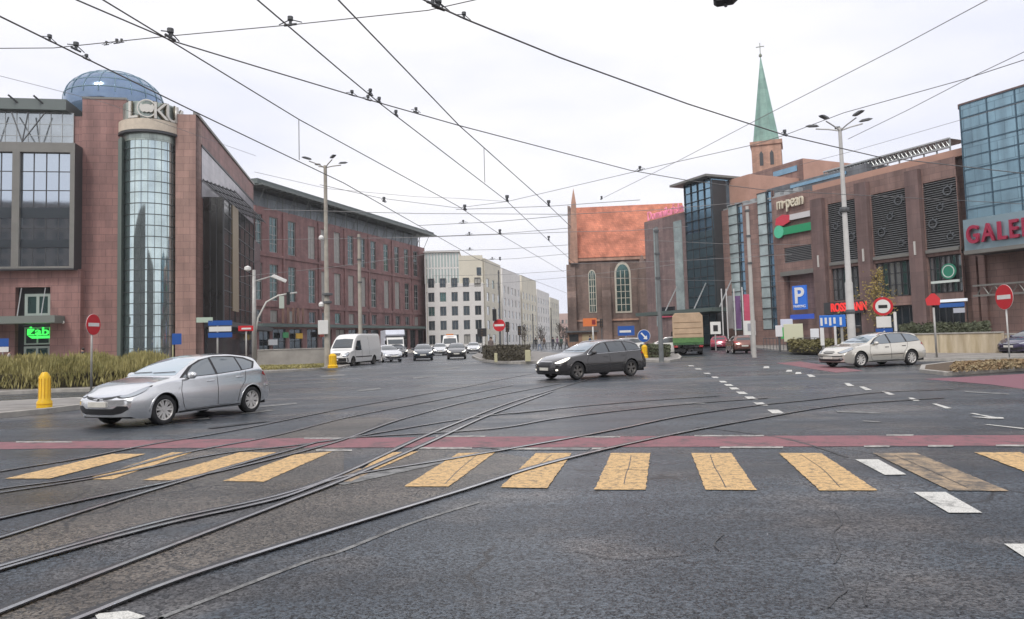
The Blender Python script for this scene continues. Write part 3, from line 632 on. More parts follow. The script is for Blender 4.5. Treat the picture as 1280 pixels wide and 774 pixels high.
def street_block(pa, pb, ya, Ya, mtl, label, seed):
    """block whose long side follows the far street"""
    d = vdir(820); F = Frame(D(pa, hor(pa), Ya), d); r = bthing(F, 'office_block', label, 'office block', 'pale office blocks lining the far street')
    Ln = F.U(pb); h = F.Z(pa, ya); hs = []; n = max(3, int(Ln / 5.5)); rng = random.Random(seed)
    for j in range(int((h - 1.5) / 3.6)):
        for i in range(n):
            u = Ln * (i + .5) / n
            hs.append((u - Ln / n * .22, u + Ln / n * .22, .9 + 3.6 * j, 3.2 + 3.6 * j))
    wallpanel(0, Ln, 0, h, hs, .25).build('wall', mtl, r)
    MB().add([(0, 0, 0), (0, 24, 0), (0, 24, h), (0, 0, h), (Ln, 0, h), (Ln, 24, h), (Ln, 24, 0), (Ln, 0, 0)], [(0, 1, 2, 3), (3, 2, 5, 4), (4, 5, 6, 7)]).build('side_wall', mtl, r)
    for a, b, c, e in hs: window(r, a, b, c, e, .15, G_PALE, B_CREAM2, 1, 1, .1)
    return r, F, h
street_block(608, 628, 324, 187, B_CREAM, 'pale yellow office block right beside the cream block with square windows', 1)
street_block(630, 652, 336, 214, B_CREAM2, 'white office block with grey upper windows, behind the thin dark pole', 2)
street_block(654, 672, 345, 246, B_CREAM, 'sand coloured office block, middle of the far pale row', 3)
street_block(673, 688, 362, 280, B_CREAM2, 'white low office block with lilac shade, second last of the far row', 4)
street_block(689, 700, 372, 320, B_CREAM, 'cream office block at the far end of the pale row', 5)
r, F, w, h = pale_block(692, 716, 392, 420, mat('pink_render', (.50, .36, .32), .9), 'low pinkish building closing the far end of the street', 5, (3, .1, 4.2, 2.2), group=None)

# ================================================================== church
u4 = Vector((1, -.10, 0)); O4 = D(716, 370, 136); F4 = Frame(O4, u4); F4.row = 340
ch = bthing(F4, 'church', 'old brick gothic church with steep orange tiled roof and pointed windows', 'church')
Lc = F4.U(864); ze = F4.Z(760, 321); zr = F4.Z(780, 257, 8)
holes = [(F4.U(736), F4.U(743.5), F4.Z(740, 390), F4.Z(740, 342)), (F4.U(770), F4.U(786), F4.Z(778, 389), F4.Z(778, 340))]
wallpanel(0, Lc, 0, ze, holes, .7).build('nave_wall', B_OLDB, ch)
MB().add([(0, 0, 0), (0, 16, 0), (0, 16, ze), (0, 8, zr + .3), (0, 0, ze), (-.6, 0, 0), (-.6, 16, 0), (-.6, 16, ze), (-.6, 8, zr + .5), (-.6, 0, ze)], [(0, 1, 2, 3, 4), (5, 6, 7, 8, 9), (0, 5, 9, 4), (4, 9, 8, 3), (3, 8, 7, 2)]).build('gable_wall', B_OLDB, ch)
MB().add([(.0, -.4, ze - .1), (Lc, -.4, ze - .1), (Lc, 8, zr), (0, 8, zr), (0, 16.4, ze - .1), (Lc, 16.4, ze - .1)], [(0, 1, 2, 3), (3, 2, 5, 4)]).build('roof', B_TILE, ch)
for a, b, c, d in holes:
    w_ = (b - a) / 2; mid = (a + b) / 2
    arch = [(mid + w_ * math.cos(t) * 1, d + math.sin(t) * w_ * 1.5) for t in [math.pi * k / 10 for k in range(11)]]
    for nm, mt, k, y0, y1 in (('window_surround', B_STONE, 1.28, -.10, -.01), ('lancet_window', G_TEAL, 1.0, -.14, -.11)):
        pts = [(mid - w_ * k, c - (k - 1) * w_), (mid + w_ * k, c - (k - 1) * w_)] + [(mid + w_ * k * math.cos(t), d - .4 + math.sin(t) * w_ * 1.55 * k) for t in [math.pi * q / 12 for q in range(13)]]
        o = MB().prism(pts, y0, y1, 'y').build(nm, mt, ch)
    m = MB()
    for k in (-.33, .33): m.box(mid + w_ * k - .06, mid + w_ * k + .06, -.2, -.14, c, d + .3)
    for k in range(1, 6): z = c + (d - c) * k / 6; m.box(a, b, -.19, -.14, z - .05, z + .05)
    m.build('tracery', B_STONE, ch)
for px, dy in ((713.5, 1.6), (757, 1.2), (802, 1.6), (828, 1.2)):
    u = F4.U(px, -dy / 2); w_ = .8
    MB().prism([(-dy, 0), (0, 0), (0, ze - 1.2), (-dy * .45, ze - 3.2), (-dy * .5, ze * .62), (-dy, ze * .55)], u - w_, u + w_, 'x').build('buttress', B_OLDB, ch)
ug = F4.U(719.5, 0)
zg = F4.Z(722, 237, 2)
MB().add([(ug - 1.0, -.8, ze - 1), (ug + .5, -.8, ze - 1), (ug + .5, 1.4, ze - 1), (ug - 1.0, 1.4, ze - 1), (ug - .4, -.3, zr - .5), (ug + .5, -.3, zr - .5), (ug + .5, .9, zr - .5), (ug - .4, .9, zr - .5), (ug + .1, .3, zg)], [(0, 1, 5, 4), (1, 2, 6, 5), (2, 3, 7, 6), (3, 0, 4, 7), (4, 5, 8), (5, 6, 8), (6, 7, 8), (7, 4, 8)]).build('pinnacle', B_TBRICK, ch)
MB().lathe([(.9, 0), (.9, ze * .85), (.2, ze * .85 + 2.2), (0, ze * .85 + 2.4)], 8).build('stair_turret', B_OLDB, ch, loc=(F4.U(803, -1.5), -1.5, 0))
m = MB(); m.box(-.6, Lc, -.32, -.003, ze - .7, ze - .2); m.box(-.6, Lc, -.25, -.003, ze * .28, ze * .30); m.build('cornice', B_TBRICK, ch)

F5 = Frame(D(958.5, 190, 150), Vector((.93, -.36, 0)))
tw = bthing(F5, 'church_tower', 'brick church tower with slim green copper spire rising behind the mall', 'church tower')
hw = 2.85; zt5 = F5.Z(959, 180)
MB().box(-hw, hw, -hw, hw, 0, zt5 - .8).build('tower_body', B_TBRICK, tw)
MB().box(-hw - .25, hw + .25, -hw - .25, hw + .25, zt5 - .8, zt5).build('tower_cornice', B_TBRICK, tw)
for sx, sy, r_ in ((0, -1, 0), (1, 0, 1), (-1, 0, 1)):
    for k in (-1, 1):
        pts = [(-.35, 0), (.35, 0), (.35, 2.4), (0, 3), (-.35, 2.4)]
        b = MB().prism(pts, -.06, .06, 'y').build('tower_window', B_DGREY, tw); b.location = (sx * hw + (k * 1.0 if not r_ else 0), sy * hw + (k * 1.0 if r_ else 0), zt5 - 5.0); b.rotation_euler = (0, 0, math.pi / 2 if r_ else 0)
ztip = F5.Z(951, 69)
lean = -1.0
sp = MB(); n = 8; base = [(hw * .98 * math.cos(math.pi / 8 + 2 * math.pi * k / n), hw * .98 * math.sin(math.pi / 8 + 2 * math.pi * k / n), zt5 + .01) for k in range(n)]
sp.add(base + [(lean * .3, 0, ztip)], [(k, (k + 1) % n, n) for k in range(n)] + [tuple(range(n))[::-1]]); sp.build('spire', B_COPPER, tw)
c_ = MB(); c_.lathe([(0, 0), (.3, .2), (.34, .45), (.2, .75), (0, .8)], 10, c=(lean * .3, 0, ztip - .5)); c_.tube([(lean * .3, 0, ztip), (lean * .3, 0, ztip + 2.6)], .07, 6); c_.box(lean * .3 - .8, lean * .3 + .8, -.06, .06, ztip + 1.7, ztip + 1.85)
c_.build('finial_cross', mat('aged_copper', (.2, .22, .17), .6), tw)
# ================================================================== right: brown brick mall
dG = vdir(205); uG = -dG; OG = D(1197, hor(1197), 68); FG = Frame(OG, uG); FG.row = 290
gal = bthing(FG, 'shopping_mall', 'long brown brick mall with louvred panels, blue glass corner box and red GALERIA letters', 'shopping mall')
U = FG.U; Zp = FG.Z
# main brown wall, with tall window bays left open
zA = Zp(1150, 206)                     # parapet of the near part
uL, uR = U(1022), U(1197)
cols = [(1018.5, 1033), (1075, 1090), (1139, 1156)]
pan = [(1036, 1074), (1091, 1138), (1157, 1199)]
holes = []
zl1, zl0 = Zp(1115, 238), Zp(1115, 319); zw1, zw0 = Zp(1115, 327), Zp(1115, 371)
for a, b in pan:
    holes += [(U(a), U(b), zl0, zl1), (U(a), U(b), zw0, zw1), (U(a), U(b), .1, zw0 - .9)]
wallpanel(U(1016), U(1200), 0, zA, holes, .5).build('wall', B_GALB, gal)
block(gal, 'back_mass', B_GALB, U(1016) + .02, U(1200) + 30, .9, 30, 0, zA - .02)
for a, b in cols: block(gal, 'column', B_GALD, U(a), U(b), -.55, -.003, 0, zA - .45 if a > 1060 else zl1 + .8)
for a, b in cols:
    block(gal, 'column_light', mat('lamp_strip', (.55, .53, .5), .5), U((a + b) / 2) - .08, U((a + b) / 2) + .08, -.68, -.56, zw1 + .3, zw1 + 1.6)
block(gal, 'parapet_band', B_GALL, U(1016), U(1200) + 2, .3, 1.6, zA, zA + .7)
for a, b in pan:
    u0, u1 = U(a), U(b)
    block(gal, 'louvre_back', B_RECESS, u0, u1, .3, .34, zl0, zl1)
    m = MB(); n = 30
    for k in range(n):
        z = zl0 + (zl1 - zl0) * (k + .5) / n; m.add([(u0, .02, z - .05), (u1, .02, z - .05), (u1, .2, z + .05), (u0, .2, z + .05), (u0, .02, z - .08), (u1, .02, z - .08), (u1, .2, z + .02), (u0, .2, z + .02)], [(0, 1, 2, 3), (4, 5, 6, 7), (0, 1, 5, 4), (3, 2, 6, 7)])
    m.build('louvre_panel', mat('louvre_grey', (.20, .205, .21), .5, metal=.3), gal)
    rng = random.Random(int(a))
    for k in range(4):
        R = .45 + .15 * (k % 2); cu = u0 + (u1 - u0) * (.25 + .5 * ((k * 7 + int(a)) % 3) / 2); cz = zl0 + (zl1 - zl0) * (.16 + .22 * k)
        m = MB(); m.lathe([(R * .55, -.04), (R * .75, -.04), (R * .75, .04), (R * .55, .04), (R * .55, -.04)], 14, axis='y')
        for j in range(8): t = j * math.pi / 4; m.box(*sorted((R * .75 * math.cos(t), R * math.cos(t) + .08)), -.03, .03, *sorted((R * .75 * math.sin(t) - .05, R * math.sin(t) + .05)))
        m.build('gear_ornament', mat('ornament_steel', (.13, .14, .15), .4, metal=.4), gal, loc=(cu, -.05, cz))
    block(gal, 'ledge', B_GREY, u0, u1, -.25, .3, zl0 - .32, zl0 - .002)
    block(gal, 'lintel_glazing', G_DARK, u0, u1, .22, .26, zw1, zl0 - .33)
    nb = 6
    for k in range(nb):
        x0 = u0 + (u1 - u0) * k / nb; x1 = u0 + (u1 - u0) * (k + 1) / nb
        window(gal, x0 + .05, x1 - .05, zw0 + .05, zw1 - .05, .25, G_PALE if (k + int(a)) % 3 else G_TEAL, B_DGREY, 1, 3, .07)
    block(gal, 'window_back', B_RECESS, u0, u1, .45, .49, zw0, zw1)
    curtain(gal, u0, u1, .1, zw0 - .95, .35, G_DARK, B_DGREY, 5, 2, 'shop_front', .1)
FG.row = 385
# red lettering of the chemist's over the ground floor
NEON = mat('red_neon', (.6, .03, .03), .5, emit=((.9, .06, .05), .45)); REDL = mat('red_letters', (.34, .02, .06), .45)
block(gal, 'fascia', B_DGREY, U(1036), U(1086), -.75, -.6, Zp(1060, 392), Zp(1060, 377))
text('shop_lettering', 'ROSSMANN', 1.22, NEON, gal, (U(1038.5, -.8), -.8, Zp(1060, 388.5, -.8)), ext=.06, sx=(U(1084) - U(1038)) / 6.7, bold=.03)
FG.row = 370
# blue glass corner box, jutting over the entrance
bu0 = FG.U(1200, -1.2, 140); bu1 = bu0 + 26; bz0 = FG.Z(1210, 312, -1.2); bz1 = FG.Z(1240, 120, -1.2)
MB().box(bu0, bu1, -1.2, 14, bz0, bz1).build('glass_box', mat('box_glass', (.24, .38, .46), .22, metal=.6, noise=.12, nscale=.5, brick=(1.4, 1.75, .03, .55), bump=.06, bscale=.5), gal)
m = MB()
for k in range(12): z = bz0 + (bz1 - bz0) * k / 11; m.box(bu0 - .03, bu1, -1.26, -1.2, z - .05, z + .05); 
for k in range(12): x = bu0 + (bu1 - bu0) * k / 11; m.box(x - .05, x + .05, -1.25, -1.2, bz0, bz1)
m.build('box_bars', mat('box_bar', (.06, .11, .15), .4, metal=.3), gal)
block(gal, 'box_edge', B_GALD, bu0 - .15, bu0 - .03, -1.25, 14, bz1 - .3, bz1 + .15); block(gal, 'box_edge', B_GALD, bu0 - .03, bu1, -1.28, 14, bz1 + .001, bz1 + .15)
block(gal, 'sign_fascia', mat('fascia_teal', (.25, .34, .38), .3, metal=.4), bu0 - .1, bu1, -1.7, -1.27, bz0 - .15, bz0 + 2.6)
block(gal, 'sign_fascia_edge', B_GREY, bu0 - .1, bu1, -1.85, -1.2, bz0 - .5, bz0 - .16)
text('mall_lettering', 'GALERIA', 2.15, REDL, gal, (bu0 + .3, -1.95, bz0 + .45), ext=.14, sx=.74, bold=.045, space=1.26)
# entrance under the box
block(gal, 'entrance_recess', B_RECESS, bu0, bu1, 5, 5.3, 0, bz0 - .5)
block(gal, 'entrance_soffit', B_DGREY, bu0, bu1, -1.2, 5, bz0 - .49, bz0 - .2)
for px in (1213, 1224): block(gal, 'entrance_pier', B_GALB, U(px - 4), U(px + 4), .6, 2, 0, bz0 - .5)
m = MB()
for k in range(26): x = bu0 + .3 + k; m.tube([(x, -1.0, 4.4), (x + .5, -1.0, 5.2), (x + 1, -1.0, 4.4)], .06, 4)
m.box(bu0, bu1, -1.15, -.85, 4.25, 4.42); m.box(bu0, bu1, -1.1, -.9, 5.15, 5.3); m.build('entrance_truss', B_GREY, gal)
text('shop_lettering', 'DOMINIKAŃSKA', .62, mat('dim_red_neon', (.35, .02, .03), .5, emit=((.7, .03, .05), .35)), gal, (bu0 + 7.5, 4.8, 3.0), ext=.04)
block(gal, 'entrance_glazing', G_DARK, U(1232), bu1, 4.6, 4.7, 0, 3.9)
# emblem disc and strip sign on upper glazing
e = MB().lathe([(0, -.06), (.72, -.06), (.72, .06), (0, .06)], 28, axis='y').build('round_emblem', mat('emblem_green', (.03, .22, .14), .5), gal, loc=(U(1188, -.3), -.3, Zp(1188, 339, -.3)))
MB().lathe([(.5, -.09), (.58, -.09), (.58, -.06), (.5, -.06), (.5, -.09)], 28, axis='y').build('emblem_ring', mat('emblem_white', (.6, .66, .62), .5), e)
block(gal, 'strip_sign', MATS['emblem_white'], U(1169), U(1205), -.5, -.42, Zp(1187, 353.5), Zp(1187, 350.5))
block(gal, 'bright_sign', mat('white_lit_sign', (.7, .74, .78), .5, emit=((.8, .85, .9), .3)), U(1178), U(1216), -.9, -.75, Zp(1195, 377.5), Zp(1195, 374))
block(gal, 'blue_sign', mat('sign_blue', (.035, .13, .42), .5), U(1181), U(1212), -.85, -.76, Zp(1195, 384), Zp(1195, 379))
block(gal, 'pale_poster', mat('poster_pale', (.5, .52, .58), .6), U(1198), U(1212), -.85, -.76, Zp(1205, 391), Zp(1205, 385))
FG.row = 290
# sign wall between the two glass strips and the columns
zB = Zp(990, 242)
gu0, gu1 = U(858), U(1016)
recess = (U(976.5), U(1014), .1, Zp(1000, 343))
strips = [(U(911), U(929), 2.0, Zp(920, 256)), (U(948), U(966), 2.0, Zp(957, 240))]
louv = (U(979), U(1013), Zp(996, 327), Zp(996, 308))
wallpanel(U(897), gu1, 0, zB, [recess, louv] + strips, .5).build('sign_wall', B_GALB, gal)
MB().box(U(897) + .02, gu1, .9, 30, 0, zB - .02).build('sign_wall_mass', B_GALB, gal)
for a, b, c, d in strips:
    k = block(gal, 'glass_strip', mat('milky_strip_glass', (.42, .50, .50), .15, metal=.25, noise=.3, nscale=.4), a, (a + b * 2) / 3, .05, .4, c, d); block(gal, 'glass_strip', G_BLUE, (a + b * 2) / 3 + .01, b, .15, .4, c, d)
    m = MB()
    for j in range(14): z = c + (d - c) * j / 13; m.box(a, b, -.02, .05, z - .05, z + .05)
    m.box((a + b * 2) / 3 - .06, (a + b * 2) / 3 + .06, -.06, .06, c, d); m.build('strip_bars', B_DGREY, gal)
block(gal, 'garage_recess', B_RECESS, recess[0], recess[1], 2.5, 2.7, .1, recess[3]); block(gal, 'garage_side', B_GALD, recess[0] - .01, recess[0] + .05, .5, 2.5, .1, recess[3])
block(gal, 'garage_lintel', B_GREY, recess[0] - .3, recess[1] + .3, -.2, -.003, recess[3], recess[3] + .5)
m = MB()
for k in range(9): z = louv[2] + (louv[3] - louv[2]) * (k + .5) / 9; m.box(louv[0], louv[1], .05, .25, z - .06, z + .02)
m.build('louvre_panel', MATS['louvre_grey'], gal); block(gal, 'louvre_back', B_RECESS, louv[0], louv[1], .35, .4, louv[2], louv[3])
# signs on it
text('shop_lettering', 'm·pean', 2.0, mat('cream_letters', (.72, .66, .52), .5), gal, (U(972.5, -.3), -.3, Zp(990, 258, -.3)), ext=.1, sx=(U(1008) - U(972)) / 6.2, bold=.02)
m = MB(); m.prism([(0, -.35), (1.2, -.6), (2.2, -.3), (2.3, .5), (1.2, .7), (.2, .4)], -.1, .1, 'y'); m.build('red_sign_head', mat('sign_coral', (.62, .05, .08), .5), gal, loc=(U(970, -.3), -.3, Zp(974, 277, -.3)))
m = MB(); ul = U(1013) - U(979); m.box(0, ul, -.08, .08, -.3, .35); m.build('white_sign_bar', mat('sign_grey_white', (.62, .60, .60), .5), gal, loc=(U(980, -.3), -.3, Zp(996, 270.5, -.3)))
m = MB(); m.lathe([(0, -.1), (.75, -.1), (.75, .1), (0, .1)], 20, axis='y'); m.build('green_sign_head', mat('sign_mint', (.10, .55, .33), .5), gal, loc=(U(974, -.3), -.3, Zp(974, 290, -.3)))
m = MB(); m.box(0, U(1014) - U(977), -.08, .08, -.45, .45); m.build('green_sign_bar', mat('sign_green', (.02, .30, .13), .5), gal, loc=(U(977.5, -.3), -.3, Zp(996, 286, -.3)))
FG.row = 372
# parking sign
pk0, pk1 = U(991.5, -.6), U(1008.5, -.6); pz0, pz1 = FG.Z(1000, 387, -.6), FG.Z(1000, 357, -.6)
ps = block(gal, 'parking_sign', mat('parking_blue', (.02, .10, .42), .5, emit=((.03, .16, .6), .35)), pk0, pk1, -.7, -.5, pz0, pz1)
PW = mat('sign_white', (.8, .8, .8), .5)
text('sign_letter', 'P', 2.5, PW, ps, ((pk0 + pk1) / 2, -.74, pz0 + .75), ext=.03, align='CENTER', bold=.05, sx=1.15); text('sign_letter', 'PARKING', .42, PW, ps, ((pk0 + pk1) / 2, -.74, pz0 + .22), ext=.03, align='CENTER')
block(gal, 'blue_entry_sign', mat('entry_blue', (.03, .07, .35), .5, emit=((.04, .1, .5), .3)), U(993), U(1022), -.8, -.65, Zp(1005, 399), Zp(1005, 393))
FG.row = 230
# roof storey, glazed band and rooftop set-backs
block(gal, 'roof_glass_band', mat('roof_slate', (.17, .19, .21), .4, metal=.3, brick=(1.5, .6, .03, .7)), U(935), U(1060), 3, 20, zB + .02, FG.Z(1000, 226, 3))
block(gal, 'roof_glass_band', G_BLUE, U(965), U(1035), 2.9, 2.99, FG.Z(1000, 233, 3), FG.Z(1000, 229, 3))
FG.row = 215
rz = FG.Z(1000, 199, 10)
block(gal, 'roof_storey', B_GALB, FG.U(930, 10), FG.U(1004, 10), 10, 24, zB - .5, rz); block(gal, 'roof_storey_end', B_GALL, FG.U(1004, 10) + .001, FG.U(1004, 10) + .1, 10.02, 24, zB, rz - .01)
block(gal, 'roof_storey_window', G_BLUE, FG.U(967, 10), FG.U(997, 10), 9.9, 9.99, FG.Z(985, 217, 10), FG.Z(985, 210, 10))
m = MB()
for k in range(9): x = U(905) + 1.4 * k; m.box(x, x + .8, .2, .9, zB + .05, zB + .6)
m.box(U(901), U(985), .1, .3, zB + .02, zB + .2); m.build('roof_machinery', B_LGREY, gal)
block(gal, 'step_block', B_GALL, U(899), U(925), 1.5, 12, zB - .4, FG.Z(915, 224, 1.5))
# long rooftop pergola of steel lattice
pz = [FG.Z(1120, 205, 5), FG.Z(1120, 194, 5)]
x0, x1 = FG.U(1038, 5), FG.U(1198, 5)
m = MB(); m.box(x0, x1, 4, 7, pz[0] + .9, pz[1]); m.build('rooftop_gallery', mat('gallery_grey', (.20, .22, .22), .4, metal=.4, brick=(1.2, .5, .04, .6)), gal)
m = MB(); m.box(x0, x1, 3.8, 4.1, pz[0], pz[0] + .16); m.box(x0, x1, 3.8, 4.1, pz[0] + .85, pz[0] + 1)
n = 34
for k in range(n):
    a = x0 + (x1 - x0) * k / n; b = x0 + (x1 - x0) * (k + 1) / n; m.tube([(a, 3.95, pz[0] + .1), (b, 3.95, pz[0] + .9)], .05, 4); m.tube([(a, 3.95, pz[0] + .9), (b, 3.95, pz[0] + .1)], .05, 4)
for k in range(12): a = x0 + (x1 - x0) * k / 11; m.tube([(a, 4, zA - .3), (a, 4, pz[0] + 1)], .09, 5)
m.build('gallery_lattice', B_LGREY, gal)
FG.row = 300
# glass corner tower at the left with a flat projecting roof
tz = FG.Z(877, 226, -1.5); t0, t1 = FG.U(858.5, -1.5), FG.U(892, -1.5)
MB().box(t0, t1, -1.5, 12, .3, tz).build('glass_tower', G_BLUE, gal)
block(gal, 'tower_reflection', mat('teal_painted_reflection', (.06, .10, .12), .25, metal=.5, noise=.15), t0 - .02, t1 + .02, -1.6, 4, .3, FG.Z(877, 290, -1.5))  # dark sheet over the lower glass: reflected city blocks put into the colour
m = MB()
for k in range(18): z = .3 + (tz - .3) * k / 17; m.box(t0 - .05, t1 + .03, -1.68, -1.5, z - .025, z + .025)
for k in range(5): x = t0 + (t1 - t0) * k / 4; m.box(x - .03, x + .03, -1.66, -1.5, .3, tz)
m.build('tower_bars', B_DGREY, gal); block(gal, 'tower_side', B_DGREY, t1 + .03, U(897), -1.4, .9, 0, tz - .2)
MB().box(t0 - 1.6, t1 + .6, -2.8, 8, tz + .05, tz + .35).build('tower_roof', B_GREY, gal)
# left wing with two bright glass strips and pink rooftop lettering
w0, w1 = U(806), U(858); zw = Zp(832, 271)
G_STRIP = mat('milky_strip_glass', (.42, .50, .50), .15, metal=.25, noise=.3, nscale=.4)
wallpanel(w0, w1, 0, zw, [(U(817.5), U(823), 3, Zp(820, 285)), (U(843), U(853), 3, Zp(848, 276))], .5).build('wing_wall', mat('wing_brown', (.23, .165, .16), .7, noise=.15, brick=(1.4, .8, .012, .8)), gal)
MB().box(w0 + .01, w1, .8, 18, 0, zw - .02).build('wing_mass', MATS['wing_brown'], gal)
block(gal, 'wing_end', MATS['wing_brown'], w0, w0 + .01, 0, 18, 0, zw)
for a, b, y in ((817.5, 823, 285), (843, 853, 276)): block(gal, 'glass_strip', G_STRIP, U(a), U(b), -.1, .3, 3, Zp((a + b) / 2, y)); block(gal, 'glass_strip', G_BLUE, U(a) - .9, U(a), .1, .3, 3, Zp((a + b) / 2, y))
text('roof_lettering', 'Dominikańska', 1.9, mat('pink_neon', (.75, .22, .35), .5, emit=((.9, .35, .45), .2)), gal, (U(809), .2, zw + .15), ext=.08, sx=(U(856) - U(809)) / 11.2)
block(gal, 'wing_windows', G_DARK, U(824), U(840), -.05, .1, Zp(832, 392), Zp(832, 384)); block(gal, 'wing_pink_sign', mat('pink_sign', (.55, .10, .16), .5), U(824), U(841), -.3, -.12, Zp(832, 397), Zp(832, 393))
# bus-stop like canopy with tension rods at the foot of the tower
m = MB(); m.box(FG.U(806, -6), FG.U(902, -6), -8, -1.7, 4.3, 4.75); m.build('entrance_canopy', mat('canopy_green_grey', (.10, .13, .12), .5), gal)
m = MB()
for px in (832, 868, 900): m.tube([(FG.U(px, -7), -7.5, 4.75), (FG.U(px + 12, -1.7), -1.72, 8.3)], .08, 5)
m.build('canopy_rods', B_LGREY, gal)

# blocks across the square, behind the viewpoint: only their reflections show
def opposite(x, y, w, d, h, rot, label):
    r = thing('street_building', (x, y, 0), rot, label, 'building', 'dark city blocks on the near side of the square')
    hs = [(-w / 2 + 2 + 4 * i, -w / 2 + 4 + 4 * i, 1.5 + 3.6 * j, 3.6 + 3.6 * j) for i in range(int((w - 3) / 4)) for j in range(int((h - 3) / 3.6))]
    wallpanel(-w / 2, w / 2, 0, h, hs, .3, y=0).build('wall', mat('far_wall', (.16, .14, .13), .9, noise=.2), r)
    MB().box(-w / 2 + .01, w / 2 - .01, .5, d, 0, h - .01).build('wall_mass', B_DGREY, r)
for a in ((-105, -52, 150, 20, 40, math.pi, 'brown city block behind the viewpoint, left'), (40, -70, 90, 20, 30, math.pi - .2, 'brown city block behind the viewpoint, right')):
    opposite(*a)
# ------------------------------------------------------------------ vehicles
def carpaint(name, col, metal=.6, rough=.32):
    return mat(name, col, rough * .75, metal=metal, coat=1.0, noise=.04, nscale=.8)
C_GLASS = mat('car_glass', (.035, .045, .052), .04, spec=1.0, coat=.6)
C_GLASSL = mat('car_glass_pale', (.12, .145, .165), .05, spec=1.0, coat=1)
C_BLK = mat('black_plastic', (.018, .018, .02), .5, noise=.2, nscale=4)
C_DARK = mat('underbody_black', (.008, .008, .009), .9)
C_TYRE = mat('tyre_rubber', (.022, .022, .023), .8, noise=.3, nscale=9)
C_RIM = mat('alloy_silver', (.62, .60, .57), .4, metal=.3, noise=.12, nscale=5)
C_RIMD = mat('alloy_dark', (.16, .15, .14), .4, metal=.6, noise=.2, nscale=5)
C_CHR = mat('chrome_trim', (.75, .75, .76), .15, metal=1)
C_LAMP = mat('lamp_lens', (.42, .45, .48), .06, metal=.5, coat=1, spec=.8)
C_LAMPON = mat('lit_lamp', (.9, .88, .8), .1, emit=((1, .93, .78), 1.0))
C_RED = mat('red_lens', (.35, .012, .015), .15, coat=1)
C_ORG = mat('orange_lens', (.7, .22, .03), .2, coat=1)
C_PLATE = mat('number_plate', (.62, .60, .54), .5, noise=.08, nscale=9)

def interp(P, s):
    if s <= P[0][0]: return P[0][1]
    if s >= P[-1][0]: return P[-1][1]
    for i in range(len(P) - 1):
        if P[i][0] <= s <= P[i + 1][0]:
            h = P[i + 1][0] - P[i][0]; t = (s - P[i][0]) / h
            def sl(j):
                if j <= 0 or j >= len(P) - 1: return (P[min(j + 1, len(P) - 1)][1] - P[max(j - 1, 0)][1]) / (P[min(j + 1, len(P) - 1)][0] - P[max(j - 1, 0)][0])
                a = (P[j][1] - P[j - 1][1]) / (P[j][0] - P[j - 1][0]); b = (P[j + 1][1] - P[j][1]) / (P[j + 1][0] - P[j][0])
                return 0 if a * b <= 0 else 2 * a * b / (a + b)
            m0, m1 = sl(i) * h, sl(i + 1) * h
            return (2*t**3 - 3*t*t + 1) * P[i][1] + (t**3 - 2*t*t + t) * m0 + (-2*t**3 + 3*t*t) * P[i + 1][1] + (t**3 - t*t) * m1
    return P[-1][1]

